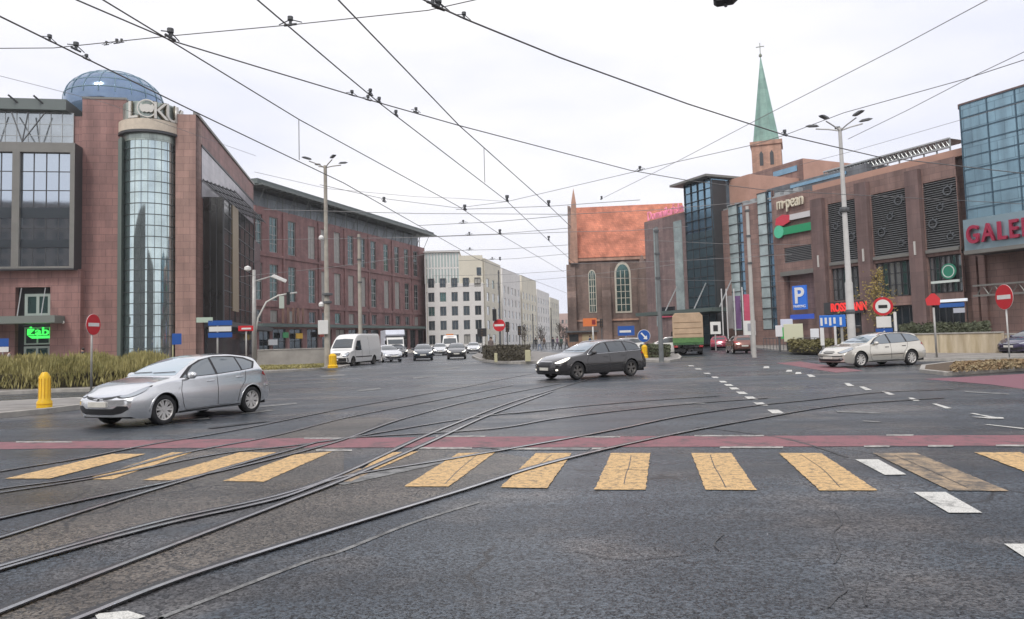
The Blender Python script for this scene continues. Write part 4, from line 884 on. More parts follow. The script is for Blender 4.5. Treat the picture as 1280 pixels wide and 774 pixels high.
class Shell:
    """car skin lofted from its side profile; s runs from nose to tail, y to the left, z up; world x = L/2 - s"""
    def __init__(S, c):
        S.c = c; S.L, S.Wd = c['L'], c['W'] / 2
        S.side = [(.12, .90), (.2, .935), (.3, .965), (.42, .988), (.55, 1.0), (.68, .996), (.8, .978), (.92, .957), (1.1, .94), (2.0, .92)]
        if c.get('side'): S.side = c['side']
        S.sf, S.sr = c.get('nose', (.75, .14)), c.get('tail', (.6, .10))
    def plan(S, s):
        w = S.Wd
        a, k = S.sf
        if s < a: w *= 1 - k * ((a - s) / a) ** 2.2
        a, k = S.sr; e = S.L - s
        if e < a: w *= 1 - k * ((a - e) / a) ** 2.2
        return w
    def zlow(S, s):
        z = interp(S.c['low'], s) if S.c.get('low') else .2
        for w in S.c['axles']:
            d = abs(s - w); R = S.c['arch']
            if d < R: z = max(z, S.c['wr'] + math.sqrt(R * R - d * d))
        return z
    def deform(S, s, y, z):
        L = S.L; c = S.c; q = abs(y) / S.Wd
        f = math.exp(-(s / .42) ** 2); b = math.exp(-((L - s) / .38) ** 2)
        zc = c.get('zn', .48)
        ds = f * (c.get('cf', .26) * q ** 2.6 + c.get('rf', .10) * (abs(z - zc) / .35) ** 2)
        ds -= b * (c.get('cr', .16) * q ** 2.6 + c.get('rr', .05) * (abs(z - .5) / .4) ** 2)
        return (L / 2 - s - ds, y, z)
    def section(S, s):
        c = S.c; w = S.plan(s); zt = interp(c['top'], s); zb = min(interp(c['belt'], s), zt - .035); zl = min(S.zlow(s), zb - .05)
        P = []
        n1 = 13
        for i in range(n1):
            z = zl + (zb - zl) * i / (n1 - 1); k = interp(S.side, z / (zb) * .92 if c.get('scaleside') else z)
            P.append((w * k, z))
        yb = P[-1][0]; h = zt - zb; tum = c.get('tum', .50)
        yr = max(yb - tum * h - .03, yb * .55)
        rr = min(.07, h * .5)
        n2 = 7
        for i in range(1, n2 + 1):
            t = i / n2; z = zb + (h - rr) * t; P.append((yb + (yr - yb) * (t ** 1.12), z))
        crown = min(.03, h * .3)
        for i in range(1, 5):
            t = i / 4 * math.pi / 2; P.append((yr - (1 - math.cos(t)) * .10, zt - rr + (rr - crown) * math.sin(t)))
        y0 = P[-1][0]
        for i in range(1, 6):
            t = i / 5; P.append((y0 * (1 - t), zt - crown * (1 - t) ** 2))
        return P
    def mesh(S):
        c = S.c; L = S.L
        st = set(round(L * i / 60, 4) for i in range(61))
        for e in (.02, .05, .1, .15, .22, .3): st.add(e); st.add(round(L - e, 4))
        for w in c['axles']:
            R = c['arch']
            for k in range(25):
                st.add(round(w - R * math.cos(math.pi * k / 24), 4))
            st.add(round(w - R - .004, 4)); st.add(round(w + R + .004, 4))
        st = sorted(st); mb = MB(); rows = []
        for s in st:
            H = S.section(s); n = len(H)
            full = [(y, z) for y, z in H] + [(-y, z) for y, z in reversed(H[:-1])]
            rows.append(len(mb.v)); mb.v += [S.deform(s, y, z) for y, z in full]
        m = 2 * n - 1
        for i in range(len(st) - 1):
            for j in range(m - 1):
                a, b = rows[i] + j, rows[i + 1] + j
                mb.f.append((a, a + 1, b + 1, b))
        for si, r in ((0, rows[0]), (len(st) - 1, rows[-1])):     # curved end caps
            H = S.section(st[si]); NY = 10
            cols = []
            for j in range(n):
                y, z = H[j]; row = []
                for k in range(NY + 1):
                    yy = y * (1 - 2 * k / NY)
                    if k == 0: row.append(r + j)
                    elif k == NY: row.append(r + m - 1 - j)
                    else:
                        row.append(len(mb.v)); mb.v.append(S.deform(st[si], yy, z))
                cols.append(row)
            for j in range(n - 2):
                for k in range(NY): mb.f.append((cols[j][k], cols[j][k + 1], cols[j + 1][k + 1], cols[j + 1][k]))
        return mb

def on_skin(bvh, outline, direction, off, grid=.06, near=None):
    """panel cut to an outline and laid on the skin along a direction"""
    d = Vector(direction).normalized()
    e1 = Vector((0, 0, 1)).cross(d).normalized() if abs(d.z) < .9 else Vector((0, 1, 0)); e2 = d.cross(e1)
    pts = [Vector(p) for p in outline]; uv = []
    for i, p in enumerate(pts):
        q = pts[(i + 1) % len(pts)]; k = max(1, int((q - p).length / grid))
        for t in range(k):
            r = p.lerp(q, t / k); uv.append(Vector((r.dot(e1), r.dot(e2))))
    nb = len(uv); x0 = min(p.x for p in uv); x1 = max(p.x for p in uv); y0 = min(p.y for p in uv); y1 = max(p.y for p in uv)
    def inside(P):
        c = False
        for i in range(nb):
            a, b = uv[i], uv[(i + 1) % nb]
            if (a.y > P.y) != (b.y > P.y) and P.x < (b.x - a.x) * (P.y - a.y) / (b.y - a.y) + a.x: c = not c
        return c
    inner = []
    nx = int((x1 - x0) / grid); ny = int((y1 - y0) / grid)
    for i in range(1, nx + 1):
        for j in range(1, ny + 1):
            P = Vector((x0 + (i - .5) * grid, y0 + (j - .5) * grid))
            if inside(P) and min((P - b).length for b in uv) > grid * .45: inner.append(P)
    V, E, F, *_ = geometry.delaunay_2d_cdt(uv + inner, [(i, (i + 1) % nb) for i in range(nb)], [], 1, 1e-5)
    mb = MB(); idx = {}
    for i, p in enumerate(V):
        o = e1 * p.x + e2 * p.y + d * 6
        h, nn, _, dist = bvh.ray_cast(o, -d)
        if h is not None: idx[i] = len(mb.v); mb.v.append(tuple(h + d * off))
    for f in F:
        if all(i in idx for i in f): mb.f.append(tuple(idx[i] for i in f))
    return mb

def smooth_outline(P, n=5):
    out = []; k = len(P)
    for i in range(k):
        p0, p1, p2, p3 = [Vector(P[(i + j) % k]) for j in (-1, 0, 1, 2)]
        for t in range(n):
            t /= n; out.append(.5 * ((2*p1) + (p2-p0)*t + (2*p0-5*p1+4*p2-p3)*t*t + (3*p1-p0-3*p2+p3)*t**3))
    return out

def wheel(parent, x, y, r, w, rim, spokes=7, side=1, inner=False):
    """side = +1: outer face towards +y"""
    hub = MB().lathe([(0, -.02), (r * .5, -.02), (r * .5, .01), (0, .01)], 20, axis='y').build('wheel', C_DARK, parent, loc=(x, y, r))
    a = w / 2
    t = MB().lathe([(r * .66, -a * .8), (r * .70, -a), (r * .88, -a * 1.02), (r * .975, -a * .86), (r, -a * .6), (r, a * .6), (r * .975, a * .86), (r * .88, a * 1.02), (r * .70, a), (r * .66, a * .8), (r * .66, -a * .8)], 40, axis='y')
    t.build('tyre', C_TYRE, hub, smooth=True)
    R = MB(); R.lathe([(r * .60, side * a * .2), (r * .67, side * a * .55), (r * .70, side * a * .96), (r * .665, side * a * .98), (r * .62, side * a * .75), (r * .60, side * a * .2)], 40, axis='y')
    R.lathe([(0, side * a * .82), (r * .11, side * a * .80), (r * .15, side * a * .6), (r * .15, side * a * .2)], 18, axis='y')
    for k in range(spokes):
        th = 2 * math.pi * k / spokes + .3
        for dth in (-.11, .11) if spokes <= 7 else (0,):
            ca, sa = math.cos(th + dth * .4), math.sin(th + dth * .4); cb, sb = math.cos(th + dth * 1.6), math.sin(th + dth * 1.6)
            wi, wo = r * .075, r * (.062 if spokes <= 7 else .075); ri, ro = r * .1, r * .64
            V = []
            for (rr, cc, ss, ww, yy) in ((ri, ca, sa, wi, a * .74), (ro, cb, sb, wo, a * .8)):
                for sg in (-1, 1):
                    V.append((rr * cc - sg * ww * ss, side * yy, rr * ss + sg * ww * cc)); V.append((rr * cc - sg * ww * ss, side * (yy - a * .3), rr * ss + sg * ww * cc))
            R.add(V, [(0, 2, 6, 4), (1, 3, 7, 5), (0, 1, 5, 4), (2, 3, 7, 6), (0, 1, 3, 2), (4, 5, 7, 6)])
    R.build('rim', rim, hub, smooth='auto')
    return hub

def body(root, c, paintm):
    S = Shell(c); mb = S.mesh()
    b = mb.build('body', paintm, root, smooth=True)
    bvh = BVHTree.FromPolygons([Vector(v) for v in mb.v], mb.f)
    L, Wd = S.L, S.Wd
    u = MB().box(-L / 2 + .2, L / 2 - .25, -Wd + .16, Wd - .16, .2, c.get('ub', .62))
    u.build('underbody', C_DARK, root)
    return S, b, bvh
def X(c, s): return c['L'] / 2 - s

def make_car(c, label, cat, name, front_lit=False, detail=2, group=None):
    root = thing(name, (0, 0, 0), 0, label, cat, group)
    S, b, bvh = body(root, c, c['paint'])
    L, Wd = S.L, S.Wd; gl = c.get('glass', C_GLASS)
    def side_panel(nm, outline, m, off, par=root, sides=(1, -1), smoothn=0, grid=.07):
        for sg in sides:
            P = [(X(c, s), sg * 1.0, z) for s, z in outline]
            if smoothn: P = smooth_outline(P, smoothn)
            q = on_skin(bvh, P, (0, sg, 0), off, grid)
            if q.f: q.build(nm, m, par, smooth=True)
    # side windows: dark surround then panes
    side_panel('window_surround', c['dlo'], C_BLK, .003)
    if c.get('dlo_chrome'):
        for sg in (1, -1):
            pts = []
            for (s, z) in smooth_path([Vector((s, 0, z)) for s, z in c['dlo_chrome']], 6) and [(p.x, p.z) for p in smooth_path([Vector((s, 0, z)) for s, z in c['dlo_chrome']], 6)]:
                h, *_ = bvh.ray_cast(Vector((X(c, s), sg * 3, z)), Vector((0, -sg, 0)))
                if h: pts.append(h + Vector((0, sg * .004, 0)))
            if len(pts) > 2: MB().tube(pts, .011, 6).build('window_trim', C_CHR, root, smooth=True)
    for pane in c['panes']: side_panel('side_window', pane, gl, .007)
    # windscreen and rear window, outlines in (y, z)
    o = [(3, y, z) for y, z in c['screen']] + [(3, -y, z) for y, z in reversed(c['screen'])]
    on_skin(bvh, o, (1, 0, 0), .006, .05).build('windscreen', c.get('screen_glass', gl), root, smooth=True)
    o = [(-3, y, z) for y, z in c['rear_screen']] + [(-3, -y, z) for y, z in reversed(c['rear_screen'])]
    on_skin(bvh, o, (-1, 0, 0), .006, .05).build('rear_window', gl, root, smooth=True)
    # front
    for nm, pts, m, off in c.get('front', []):
        o = [(3, y, z) for y, z in pts] + [(3, -y, z) for y, z in reversed(pts)]
        q = on_skin(bvh, o, (1, 0, 0), off, .06)
        if q.f: q.build(nm, m, root, smooth=True)
    for sg in (1, -1):
        for nm, pts, m, off in c.get('corner', []):                 # pts (s, y, z)
            P = smooth_outline([(X(c, s), sg * y, z) for s, y, z in pts], 4)
            if nm == 'headlight' and detail > 1:
                cc = sum(P, Vector()) / len(P); on_skin(bvh, [cc + (p - cc) * 1.2 for p in P], (.72, sg * .69, .12), off - .004, .045).build('headlight_surround', C_BLK, root, smooth=True)
            q = on_skin(bvh, P, (.72, sg * .69, .12), off, .045)
            if q.f: q.build(nm, m, root, smooth=True)
        for nm, pts, m, off in c.get('rearcorner', []):
            P = [(X(c, s), sg * y, z) for s, y, z in pts]
            q = on_skin(bvh, P, (-.8, sg * .6, .05), off, .045)
            if q.f: q.build(nm, m, root, smooth=True)
    for nm, pts, m, off in c.get('rear', []):
        o = [(-3, y, z) for y, z in pts] + [(-3, -y, z) for y, z in reversed(pts)]
        q = on_skin(bvh, o, (-1, 0, 0), off, .06)
        if q.f: q.build(nm, m, root, smooth=True)
    # plates stand a little off the bumpers
    for sx, zz in ((1, c.get('plate', .42)), (-1, c.get('rplate', .75))):
        h, *_ = bvh.ray_cast(Vector((sx * 5, 0, zz)), Vector((-sx, 0, 0)))
        if h: MB().box(h.x - .01 * sx, h.x + .022 * sx, -.26, .26, zz - .055, zz + .055).build('number_plate', C_PLATE, root, bevel=.005)
    if detail > 1:
        def seam(pts, r=.006, m=C_BLK, nm='door_seam', out=.001):
            for sg in (1, -1):
                q = []
                for a, b_ in zip(pts[:-1], pts[1:]):
                    for k in range(8):
                        s = a[0] + (b_[0] - a[0]) * k / 8; z = a[1] + (b_[1] - a[1]) * k / 8
                        h, *_ = bvh.ray_cast(Vector((X(c, s), sg * 3, z)), Vector((0, -sg, 0)))
                        if h: q.append(h + Vector((0, sg * out, 0)))
                if len(q) > 2: MB().tube(q, r, 5).build(nm, m, root, smooth=True)
        for sm in c.get('seams', []): seam(sm)
        for (s, z) in c.get('handles', []):
            for sg in (1, -1):
                h, *_ = bvh.ray_cast(Vector((X(c, s), sg * 3, z)), Vector((0, -sg, 0)))
                if h: MB().box(h.x - .10, h.x + .10, h.y - .01, h.y + sg * .03, z - .014, z + .014).build('door_handle', c.get('handle', c['paint']), root, bevel=.01)
        if c.get('sill'): side_panel('sill', c['sill'], C_BLK, .006)
        if c.get('rub'): side_panel('rubbing_strip', c['rub'], c.get('rubm', C_BLK), .012, grid=.1)
        # arch lips
        for w in c['axles']:
            for sg in (1, -1):
                q = []
                for k in range(17):
                    t = math.pi * k / 16; s = w - (c['arch'] + .012) * math.cos(t); z = c['wr'] + (c['arch'] + .012) * math.sin(t)
                    h, *_ = bvh.ray_cast(Vector((X(c, s), sg * 3, z)), Vector((0, -sg, 0)))
                    if h: q.append(h)
                if len(q) > 2: MB().tube(q, .012, 6).build('arch_lip', c.get('lip', c['paint']), root, smooth=True)
    ms, mz = c['mirror']
    for sg in (1, -1):
        h, *_ = bvh.ray_cast(Vector((X(c, ms), sg * 3, mz)), Vector((0, -sg, 0)))
        if not h: continue
        y = abs(h.y)
        mb = MB(); prof = [(0, -.10), (.05, -.095), (.075, -.05), (.08, .0), (.075, .05), (.05, .09), (0, .10)]
        mb.lathe(prof, 14, axis='y'); mb.v = [(p[0] * .9, p[1] * 1.1, p[2]) for p in mb.v]
        o = mb.build('wing_mirror', c.get('mirror_mat', c['paint']), root, smooth=True, loc=(h.x + .02, sg * (y + .11), mz + .03))
        MB().box(-.03, .03, -sg * .16, sg * .02, -.07, -.035).build('mirror_arm', C_BLK, o)
    for w in c['axles']:
        for sg in (1, -1):
            wheel(root, X(c, w), sg * (Wd - .115), c['wr'], .2, c.get('rim', C_RIM), c.get('spokes', 7), sg)
    if c.get('rails'):
        s0, s1, yr, m = c['rails']
        for sg in (1, -1):
            q = []
            for k in range(13):
                s = s0 + (s1 - s0) * k / 12; h, *_ = bvh.ray_cast(Vector((X(c, s), sg * yr, 4)), Vector((0, 0, -1)))
                q.append(h + Vector((0, 0, .045 if 0 < k < 12 else .0)))
            MB().tube(q, .014, 6).build('roof_rail', m, root, smooth=True)
    if c.get('wiper', 1) and detail > 1:
        for y0, y1 in ((.05, .62), (-.6, -.03)):
            q = []
            for k in range(8):
                y = y0 + (y1 - y0) * k / 7; z = c['screen'][0][1] + .045 + .02 * k / 7
                h, *_ = bvh.ray_cast(Vector((5, y, z)), Vector((-1, 0, 0)))
                if h: q.append(h + Vector((.015, 0, .01)))
            MB().tube(q, .008, 5).build('wiper', C_BLK, root)
    return root

HATCH = dict(L=4.33, W=1.76, wr=.318, arch=.365, axles=(.93, 3.53),
    top=[(0, .60), (.04, .66), (.12, .72), (.35, .815), (.7, .905), (1.05, .975), (1.22, 1.01), (1.5, 1.16), (1.85, 1.315), (2.2, 1.42), (2.6, 1.47), (3.0, 1.475), (3.5, 1.43), (3.85, 1.37), (4.0, 1.30), (4.12, 1.14), (4.22, 1.0), (4.29, .86), (4.33, .70)],
    belt=[(0, .58), (.12, .69), (.35, .78), (.7, .85), (1.05, .91), (1.5, .945), (2.5, .985), (3.3, 1.03), (3.9, 1.06), (4.12, 1.02), (4.22, .93), (4.33, .66)],
    low=[(0, .24), (.15, .19), (.5, .18), (1.3, .2), (3.0, .22), (3.9, .26), (4.2, .3), (4.33, .36)],
    dlo=[(1.36, .965), (1.75, 1.21), (2.1, 1.345), (2.55, 1.415), (3.1, 1.41), (3.5, 1.36), (3.78, 1.25), (3.62, 1.085), (3.2, 1.045), (2.4, .995)],
    panes=[[(1.62, .985), (1.62, 1.06), (1.86, 1.22), (2.15, 1.325), (2.38, 1.375), (2.38, 1.01)], [(2.45, 1.015), (2.45, 1.385), (2.8, 1.39), (3.17, 1.365), (3.2, 1.06)], [(3.25, 1.065), (3.22, 1.36), (3.46, 1.32), (3.68, 1.23), (3.56, 1.095)], [(1.44, .975), (1.56, 1.045), (1.57, .98)]],
    screen=[(.70, 1.03), (.66, 1.14), (.60, 1.27), (.54, 1.375), (.0, 1.395)],
    rear_screen=[(.56, 1.08), (.60, 1.1), (.53, 1.26), (.0, 1.28)],
    front=[('grille', [(0, .625), (.36, .655), (.5, .68), (.36, .615), (0, .565)], C_BLK, .006), ('air_intake', [(0, .41), (.40, .41), (.50, .47), (.70, .46), (.72, .40), (.58, .32), (.4, .29), (0, .29)], C_BLK, .006),
           ('splitter', [(0, .25), (.62, .25), (.7, .22), (.6, .205), (0, .205)], C_BLK, .012), ('grille_bar', [(0, .66), (.3, .672), (.5, .70), (.5, .69), (.3, .658), (0, .645)], C_CHR, .012)],
    corner=[('headlight', [(.12, .50, .675), (.22, .66, .715), (.42, .74, .79), (.62, .78, .835), (.48, .80, .755), (.26, .74, .665), (.14, .58, .64)], C_LAMP, .008)],
    rearcorner=[('tail_light', [(3.98, .84, 1.0), (4.2, .72, .99), (4.27, .5, .93), (4.27, .5, .85), (4.15, .80, .86), (3.95, .86, .93)], C_RED, .008)],
    rear=[('rear_bumper_insert', [(0, .42), (.6, .42), (.6, .3), (0, .3)], C_BLK, .006)],
    seams=[[(1.42, .93), (1.36, .7), (1.42, .42), (1.5, .27)], [(2.42, .99), (2.42, .5), (2.44, .28)], [(3.35, 1.04), (3.3, .8), (3.12, .6), (3.05, .28)], [(1.5, .27), (3.05, .29)], [(4.0, .62), (4.3, .64)]],
    handles=[(2.22, .86), (3.12, .9)], sill=[(1.32, .215), (1.32, .25), (3.14, .27), (3.14, .235)], mirror=(1.62, .985), plate=.50, rplate=.62)
ESTATE = dict(L=4.81, W=1.85, wr=.335, arch=.385, axles=(.97, 3.79),
    top=[(0, .60), (.05, .68), (.15, .76), (.4, .85), (.8, .925), (1.15, .975), (1.35, 1.02), (1.7, 1.18), (2.05, 1.325), (2.4, 1.42), (2.85, 1.475), (3.3, 1.485), (3.9, 1.465), (4.25, 1.425), (4.4, 1.35), (4.56, 1.16), (4.68, 1.0), (4.77, .86), (4.81, .66)],
    belt=[(0, .57), (.15, .70), (.4, .79), (.8, .865), (1.3, .925), (2.4, .965), (3.6, 1.01), (4.4, 1.05), (4.56, 1.03), (4.68, .93), (4.81, .62)],
    low=[(0, .25), (.2, .19), (.6, .18), (1.4, .2), (3.4, .21), (4.3, .27), (4.81, .34)],
    dlo=[(1.52, .965), (1.95, 1.225), (2.35, 1.37), (2.85, 1.425), (3.5, 1.425), (4.0, 1.38), (4.3, 1.25), (4.42, 1.08), (3.8, 1.035), (2.6, .99)],
    dlo_chrome=[(1.5, .955), (1.95, 1.235), (2.35, 1.385), (2.85, 1.44), (3.5, 1.44), (4.02, 1.395), (4.34, 1.25), (4.45, 1.075), (3.8, 1.025), (2.6, .98), (1.5, .955)],
    panes=[[(1.80, .985), (1.8, 1.08), (2.05, 1.24), (2.4, 1.36), (2.6, 1.385), (2.6, 1.0)], [(2.68, 1.005), (2.68, 1.395), (3.1, 1.41), (3.5, 1.40), (3.52, 1.035)], [(3.60, 1.045), (3.58, 1.40), (3.95, 1.36), (4.22, 1.25), (4.34, 1.10), (3.9, 1.06)], [(1.62, .975), (1.74, 1.045), (1.75, .985)]],
    screen=[(.72, 1.045), (.68, 1.16), (.62, 1.28), (.56, 1.375), (.0, 1.40)],
    rear_screen=[(.6, 1.1), (.62, 1.12), (.54, 1.34), (0, 1.36)],
    front=[('grille', [(0, .70), (.34, .70), (.42, .64), (.36, .50), (0, .50)], C_BLK, .006), ('air_intake', [(0, .37), (.52, .37), (.70, .42), (.74, .34), (.6, .27), (0, .27)], C_BLK, .006), ('grille_bar', [(0, .72), (.36, .72), (.36, .70), (0, .70)], C_CHR, .01)],
    corner=[('headlight', [(.16, .50, .66), (.2, .62, .72), (.42, .74, .815), (.66, .80, .865), (.62, .84, .80), (.34, .80, .68), (.2, .62, .63)], C_LAMP, .008), ('fog_light', [(.1, .62, .42), (.12, .70, .43), (.14, .72, .38), (.1, .63, .36)], C_LAMP, .01)],
    rearcorner=[('tail_light', [(4.42, .86, 1.02), (4.6, .76, 1.0), (4.7, .56, .92), (4.72, .5, .84), (4.6, .80, .84), (4.36, .88, .93)], C_RED, .008)],
    rear=[('rear_bumper_insert', [(0, .4), (.6, .4), (.6, .3), (0, .3)], C_BLK, .006)],
    seams=[[(1.55, .94), (1.46, .7), (1.52, .42), (1.6, .27)], [(2.64, .98), (2.64, .5), (2.66, .28)], [(3.62, 1.02), (3.56, .8), (3.36, .6), (3.28, .28)], [(1.6, .27), (3.28, .29)], [(4.4, .6), (4.76, .62)]],
    handles=[(2.42, .84), (3.38, .87)], sill=[(1.38, .215), (1.38, .25), (3.38, .27), (3.38, .235)], rub=[(1.6, .50), (3.3, .52), (3.3, .545), (1.6, .525)], mirror=(1.8, .985), plate=.43, rplate=.8,
    rails=(2.3, 4.2, .58, C_CHR))

def place(root, front_px, rear_px, wb, axle_front, L, Wd, side=1):
    """put the wheels of one side on the road where the photo shows them"""
    F = G(*front_px)
    d = ray(rear_px, hor(rear_px)); k = d.x / d.y
    a = 1 + k * k; b = -2 * (F.x * k + F.y); c = F.x ** 2 + F.y ** 2 - wb * wb; disc = b * b - 4 * a * c
    y = (-b + math.sqrt(disc)) / (2 * a) if disc > 0 else -b / (2 * a)
    R = Vector((k * y, y, 0)); h = (F - R).normalized(); n = Vector((-h.y, h.x, 0))      # n = car's left
    wheelc = F - n * side * (Wd - .115)
    root.location = wheelc - h * (L / 2 - axle_front); root.location.z = 0
    root.rotation_euler = (0, 0, math.atan2(h.y, h.x))
def put(root, px, py, deg):
    p = G(px, py); root.location = (p.x, p.y, root.location.z); root.rotation_euler = (0, 0, math.radians(deg))

P_SIL = carpaint('silver_paint', (.74, .75, .76), .75, .26); P_GRY = carpaint('graphite_paint', (.055, .052, .052), .6, .3)
P_CHA = carpaint('champagne_paint', (.68, .65, .58), .5, .3); P_WHT = carpaint('white_paint_car', (.78, .77, .74), 0, .35)
P_NAVY = carpaint('navy_paint', (.035, .05, .07), .5, .3); P_DK = carpaint('dark_paint', (.04, .042, .045), .5, .3)
P_BRN = carpaint('russet_paint', (.22, .10, .08), .5, .3); P_MAR = carpaint('crimson_paint', (.30, .04, .07), .3, .3); P_PUR = carpaint('plum_paint', (.055, .045, .10), .5, .3)

C_SCR = mat('pale_windscreen', (.34, .42, .48), .05, spec=1.0, coat=1); C_SCRD = mat('blue_windscreen', (.13, .19, .24), .04, spec=1.0, coat=1)
A = dict(HATCH, paint=P_SIL, glass=C_GLASSL, screen_glass=C_SCR)
c1 = make_car(A, 'silver five-door hatchback crossing the junction in front of the hedge, nearest car', 'car', 'hatchback_car')
place(c1, (202, 531), 311, 2.6, .93, 4.33, .88, side=1)
c2 = make_car(dict(ESTATE, paint=P_GRY, rim=C_RIMD, spokes=5, screen_glass=C_SCRD, handle=P_GRY, corner=[('headlight', ESTATE['corner'][0][1], C_LAMPON, .008), ('fog_light', ESTATE['corner'][1][1], C_LAMPON, .01)]),
              'dark grey estate car with chrome window line and headlights on, mid junction', 'car', 'estate_car')
place(c2, (721, 474.5), 786, 2.82, .97, 4.81, .925)
c3 = make_car(dict(ESTATE, paint=P_CHA, screen_glass=C_SCRD, spokes=9, rails=(2.2, 4.3, .58, C_BLK), dlo_chrome=None, handle=C_BLK, glass=C_GLASSL,
                   front=[('grille', [(0, .72), (.26, .72), (.34, .66), (.26, .61), (0, .61)], C_BLK, .006), ('air_intake', [(0, .37), (.52, .37), (.70, .44), (.76, .36), (.6, .27), (0, .27)], C_BLK, .006), ('bumper_strip', [(0, .52), (.7, .52), (.74, .48), (0, .48)], C_BLK, .008)]),
              'champagne white estate car with black roof rails in front of the long low wall', 'car', 'estate_car')
place(c3, (1075, 459.3), 1134, 2.75, .97, 4.81, .925)

# far cars, by the front or rear they show
def far_car(spec, paintm, label, px, py, deg, group='cars waiting and driving in the far street', lit=True, name='car', **k):
    c = dict(spec, paint=paintm, **k)
    if lit: c['corner'] = [(n, p, C_LAMPON if n == 'headlight' else m, o) for n, p, m, o in c['corner']]
    r = make_car(c, label, 'car', name, detail=1, group=group); put(r, px, py, deg); return r
far_car(HATCH, P_NAVY, 'dark blue hatchback facing us alone in the lane between van and ambulance', 529, 450.2, -83)
far_car(dict(HATCH, rim=C_RIMD), P_DK, 'dark hatchback with bright lights reflected on the wet road, before the ambulance', 571, 448.5, -86)
far_car(HATCH, P_SIL, 'silver hatchback behind the dark hatchback, half hidden on its left', 550, 444.2, -84)
far_car(HATCH, P_SIL, 'pale silver hatchback facing us just right of the white van', 484, 452.2, -64, lit=False)
far_car(HATCH, P_DK, 'dark hatchback queued behind the pale silver one by the box lorry', 497, 446.5, -70)
far_car(HATCH, P_BRN, 'russet brown hatchback seen from behind near the banners', 925, 441.5, 84, lit=False)
far_car(HATCH, P_MAR, 'crimson hatchback seen from behind, left of the russet one', 901, 437.5, 70, lit=False)
far_car(ESTATE, P_WHT, 'white car with dark windows beyond the yellow bollard and tall pole', 832, 443, 175, lit=False, dlo_chrome=None)
far_car(ESTATE, P_WHT, 'white estate car whose roof shows above the dark grey estate', 776, 443.5, 178, lit=False, dlo_chrome=None)
far_car(HATCH, P_PUR, 'dark plum hatchback cut by the right edge beside the low wall', 1296, 443.0, 200, lit=False)
far_car(HATCH, P_SIL, 'silver hatchback in the far lane left of the planted island', 592, 441.5, -88)

# ------------------------------------------------------------------ white panel van
VAN = dict(L=5.9, W=1.98, wr=.34, arch=.40, axles=(.98, 4.55), tum=.12, nose=(.7, .12), tail=(.3, .03), cf=.2, rf=.08, cr=.03, rr=0, zn=.6, ub=.8,
    side=[(.2, .95), (.4, .985), (.6, 1.0), (1.2, .995), (1.6, .975), (2.4, .94)],
    top=[(0, .86), (.1, .98), (.3, 1.09), (.75, 1.20), (1.0, 1.27), (1.25, 1.62), (1.55, 2.0), (1.8, 2.2), (2.2, 2.37), (2.8, 2.43), (5.6, 2.43), (5.8, 2.38), (5.9, 2.28)],
    belt=[(0, .80), (.3, .98), (.75, 1.08), (1.1, 1.15), (2.2, 1.2), (5.9, 1.2)],
    low=[(0, .32), (.2, .27), (5.7, .34), (5.9, .4)],
    dlo=[(1.3, 1.2), (1.6, 1.62), (1.8, 1.88), (2.35, 1.9), (2.35, 1.15), (1.5, 1.15)], panes=[[(1.48, 1.2), (1.66, 1.55), (1.88, 1.83), (2.28, 1.84), (2.28, 1.2)]],
    screen=[(.82, 1.33), (.80, 1.5), (.76, 1.8), (.72, 2.0), (0, 2.04)], rear_screen=[(.7, 1.4), (.7, 1.9), (0, 1.9)],
    front=[('grille', [(0, .98), (.36, .98), (.42, .9), (.36, .78), (0, .78)], C_BLK, .006), ('bumper', [(0, .62), (.93, .62), (.93, .34), (0, .34)], C_BLK, .01)],
    corner=[('headlight', [(.1, .55, .88), (.15, .75, .92), (.35, .88, 1.02), (.42, .92, .92), (.25, .86, .74), (.12, .66, .72)], C_LAMP, .008)],
    seams=[[(1.35, 1.2), (1.38, .5)], [(2.4, 2.0), (2.4, .4)], [(2.5, 1.3), (2.5, .4)], [(3.7, 2.2), (3.7, .4)]], handles=[(2.25, 1.05)], mirror=(1.5, 1.35), rub=[(1.4, .62), (4.1, .62), (4.1, .7), (1.4, .7)],
    mirror_mat=C_BLK, plate=.5, rplate=.7, paint=P_WHT, spokes=9, rim=C_RIMD, scaleside=False)
v = make_car(VAN, 'white high-roof panel van stopped beside the lamp post with the box on it', 'van', 'panel_van')
v['category'] = 'van'
place(v, (440, 457.5), 466, 3.57, .98, 5.9, .99)
amb = make_car(dict(VAN, mirror_mat=P_WHT), 'white ambulance with orange roof lamp behind the dark hatchback', 'ambulance', 'ambulance', detail=1)
put(amb, 563, 443.2, -86)
MB().box(-.12, .12, -.45, .45, 0, .16).build('beacon', C_ORG, amb, loc=(1.2, 0, 2.40), bevel=.03)

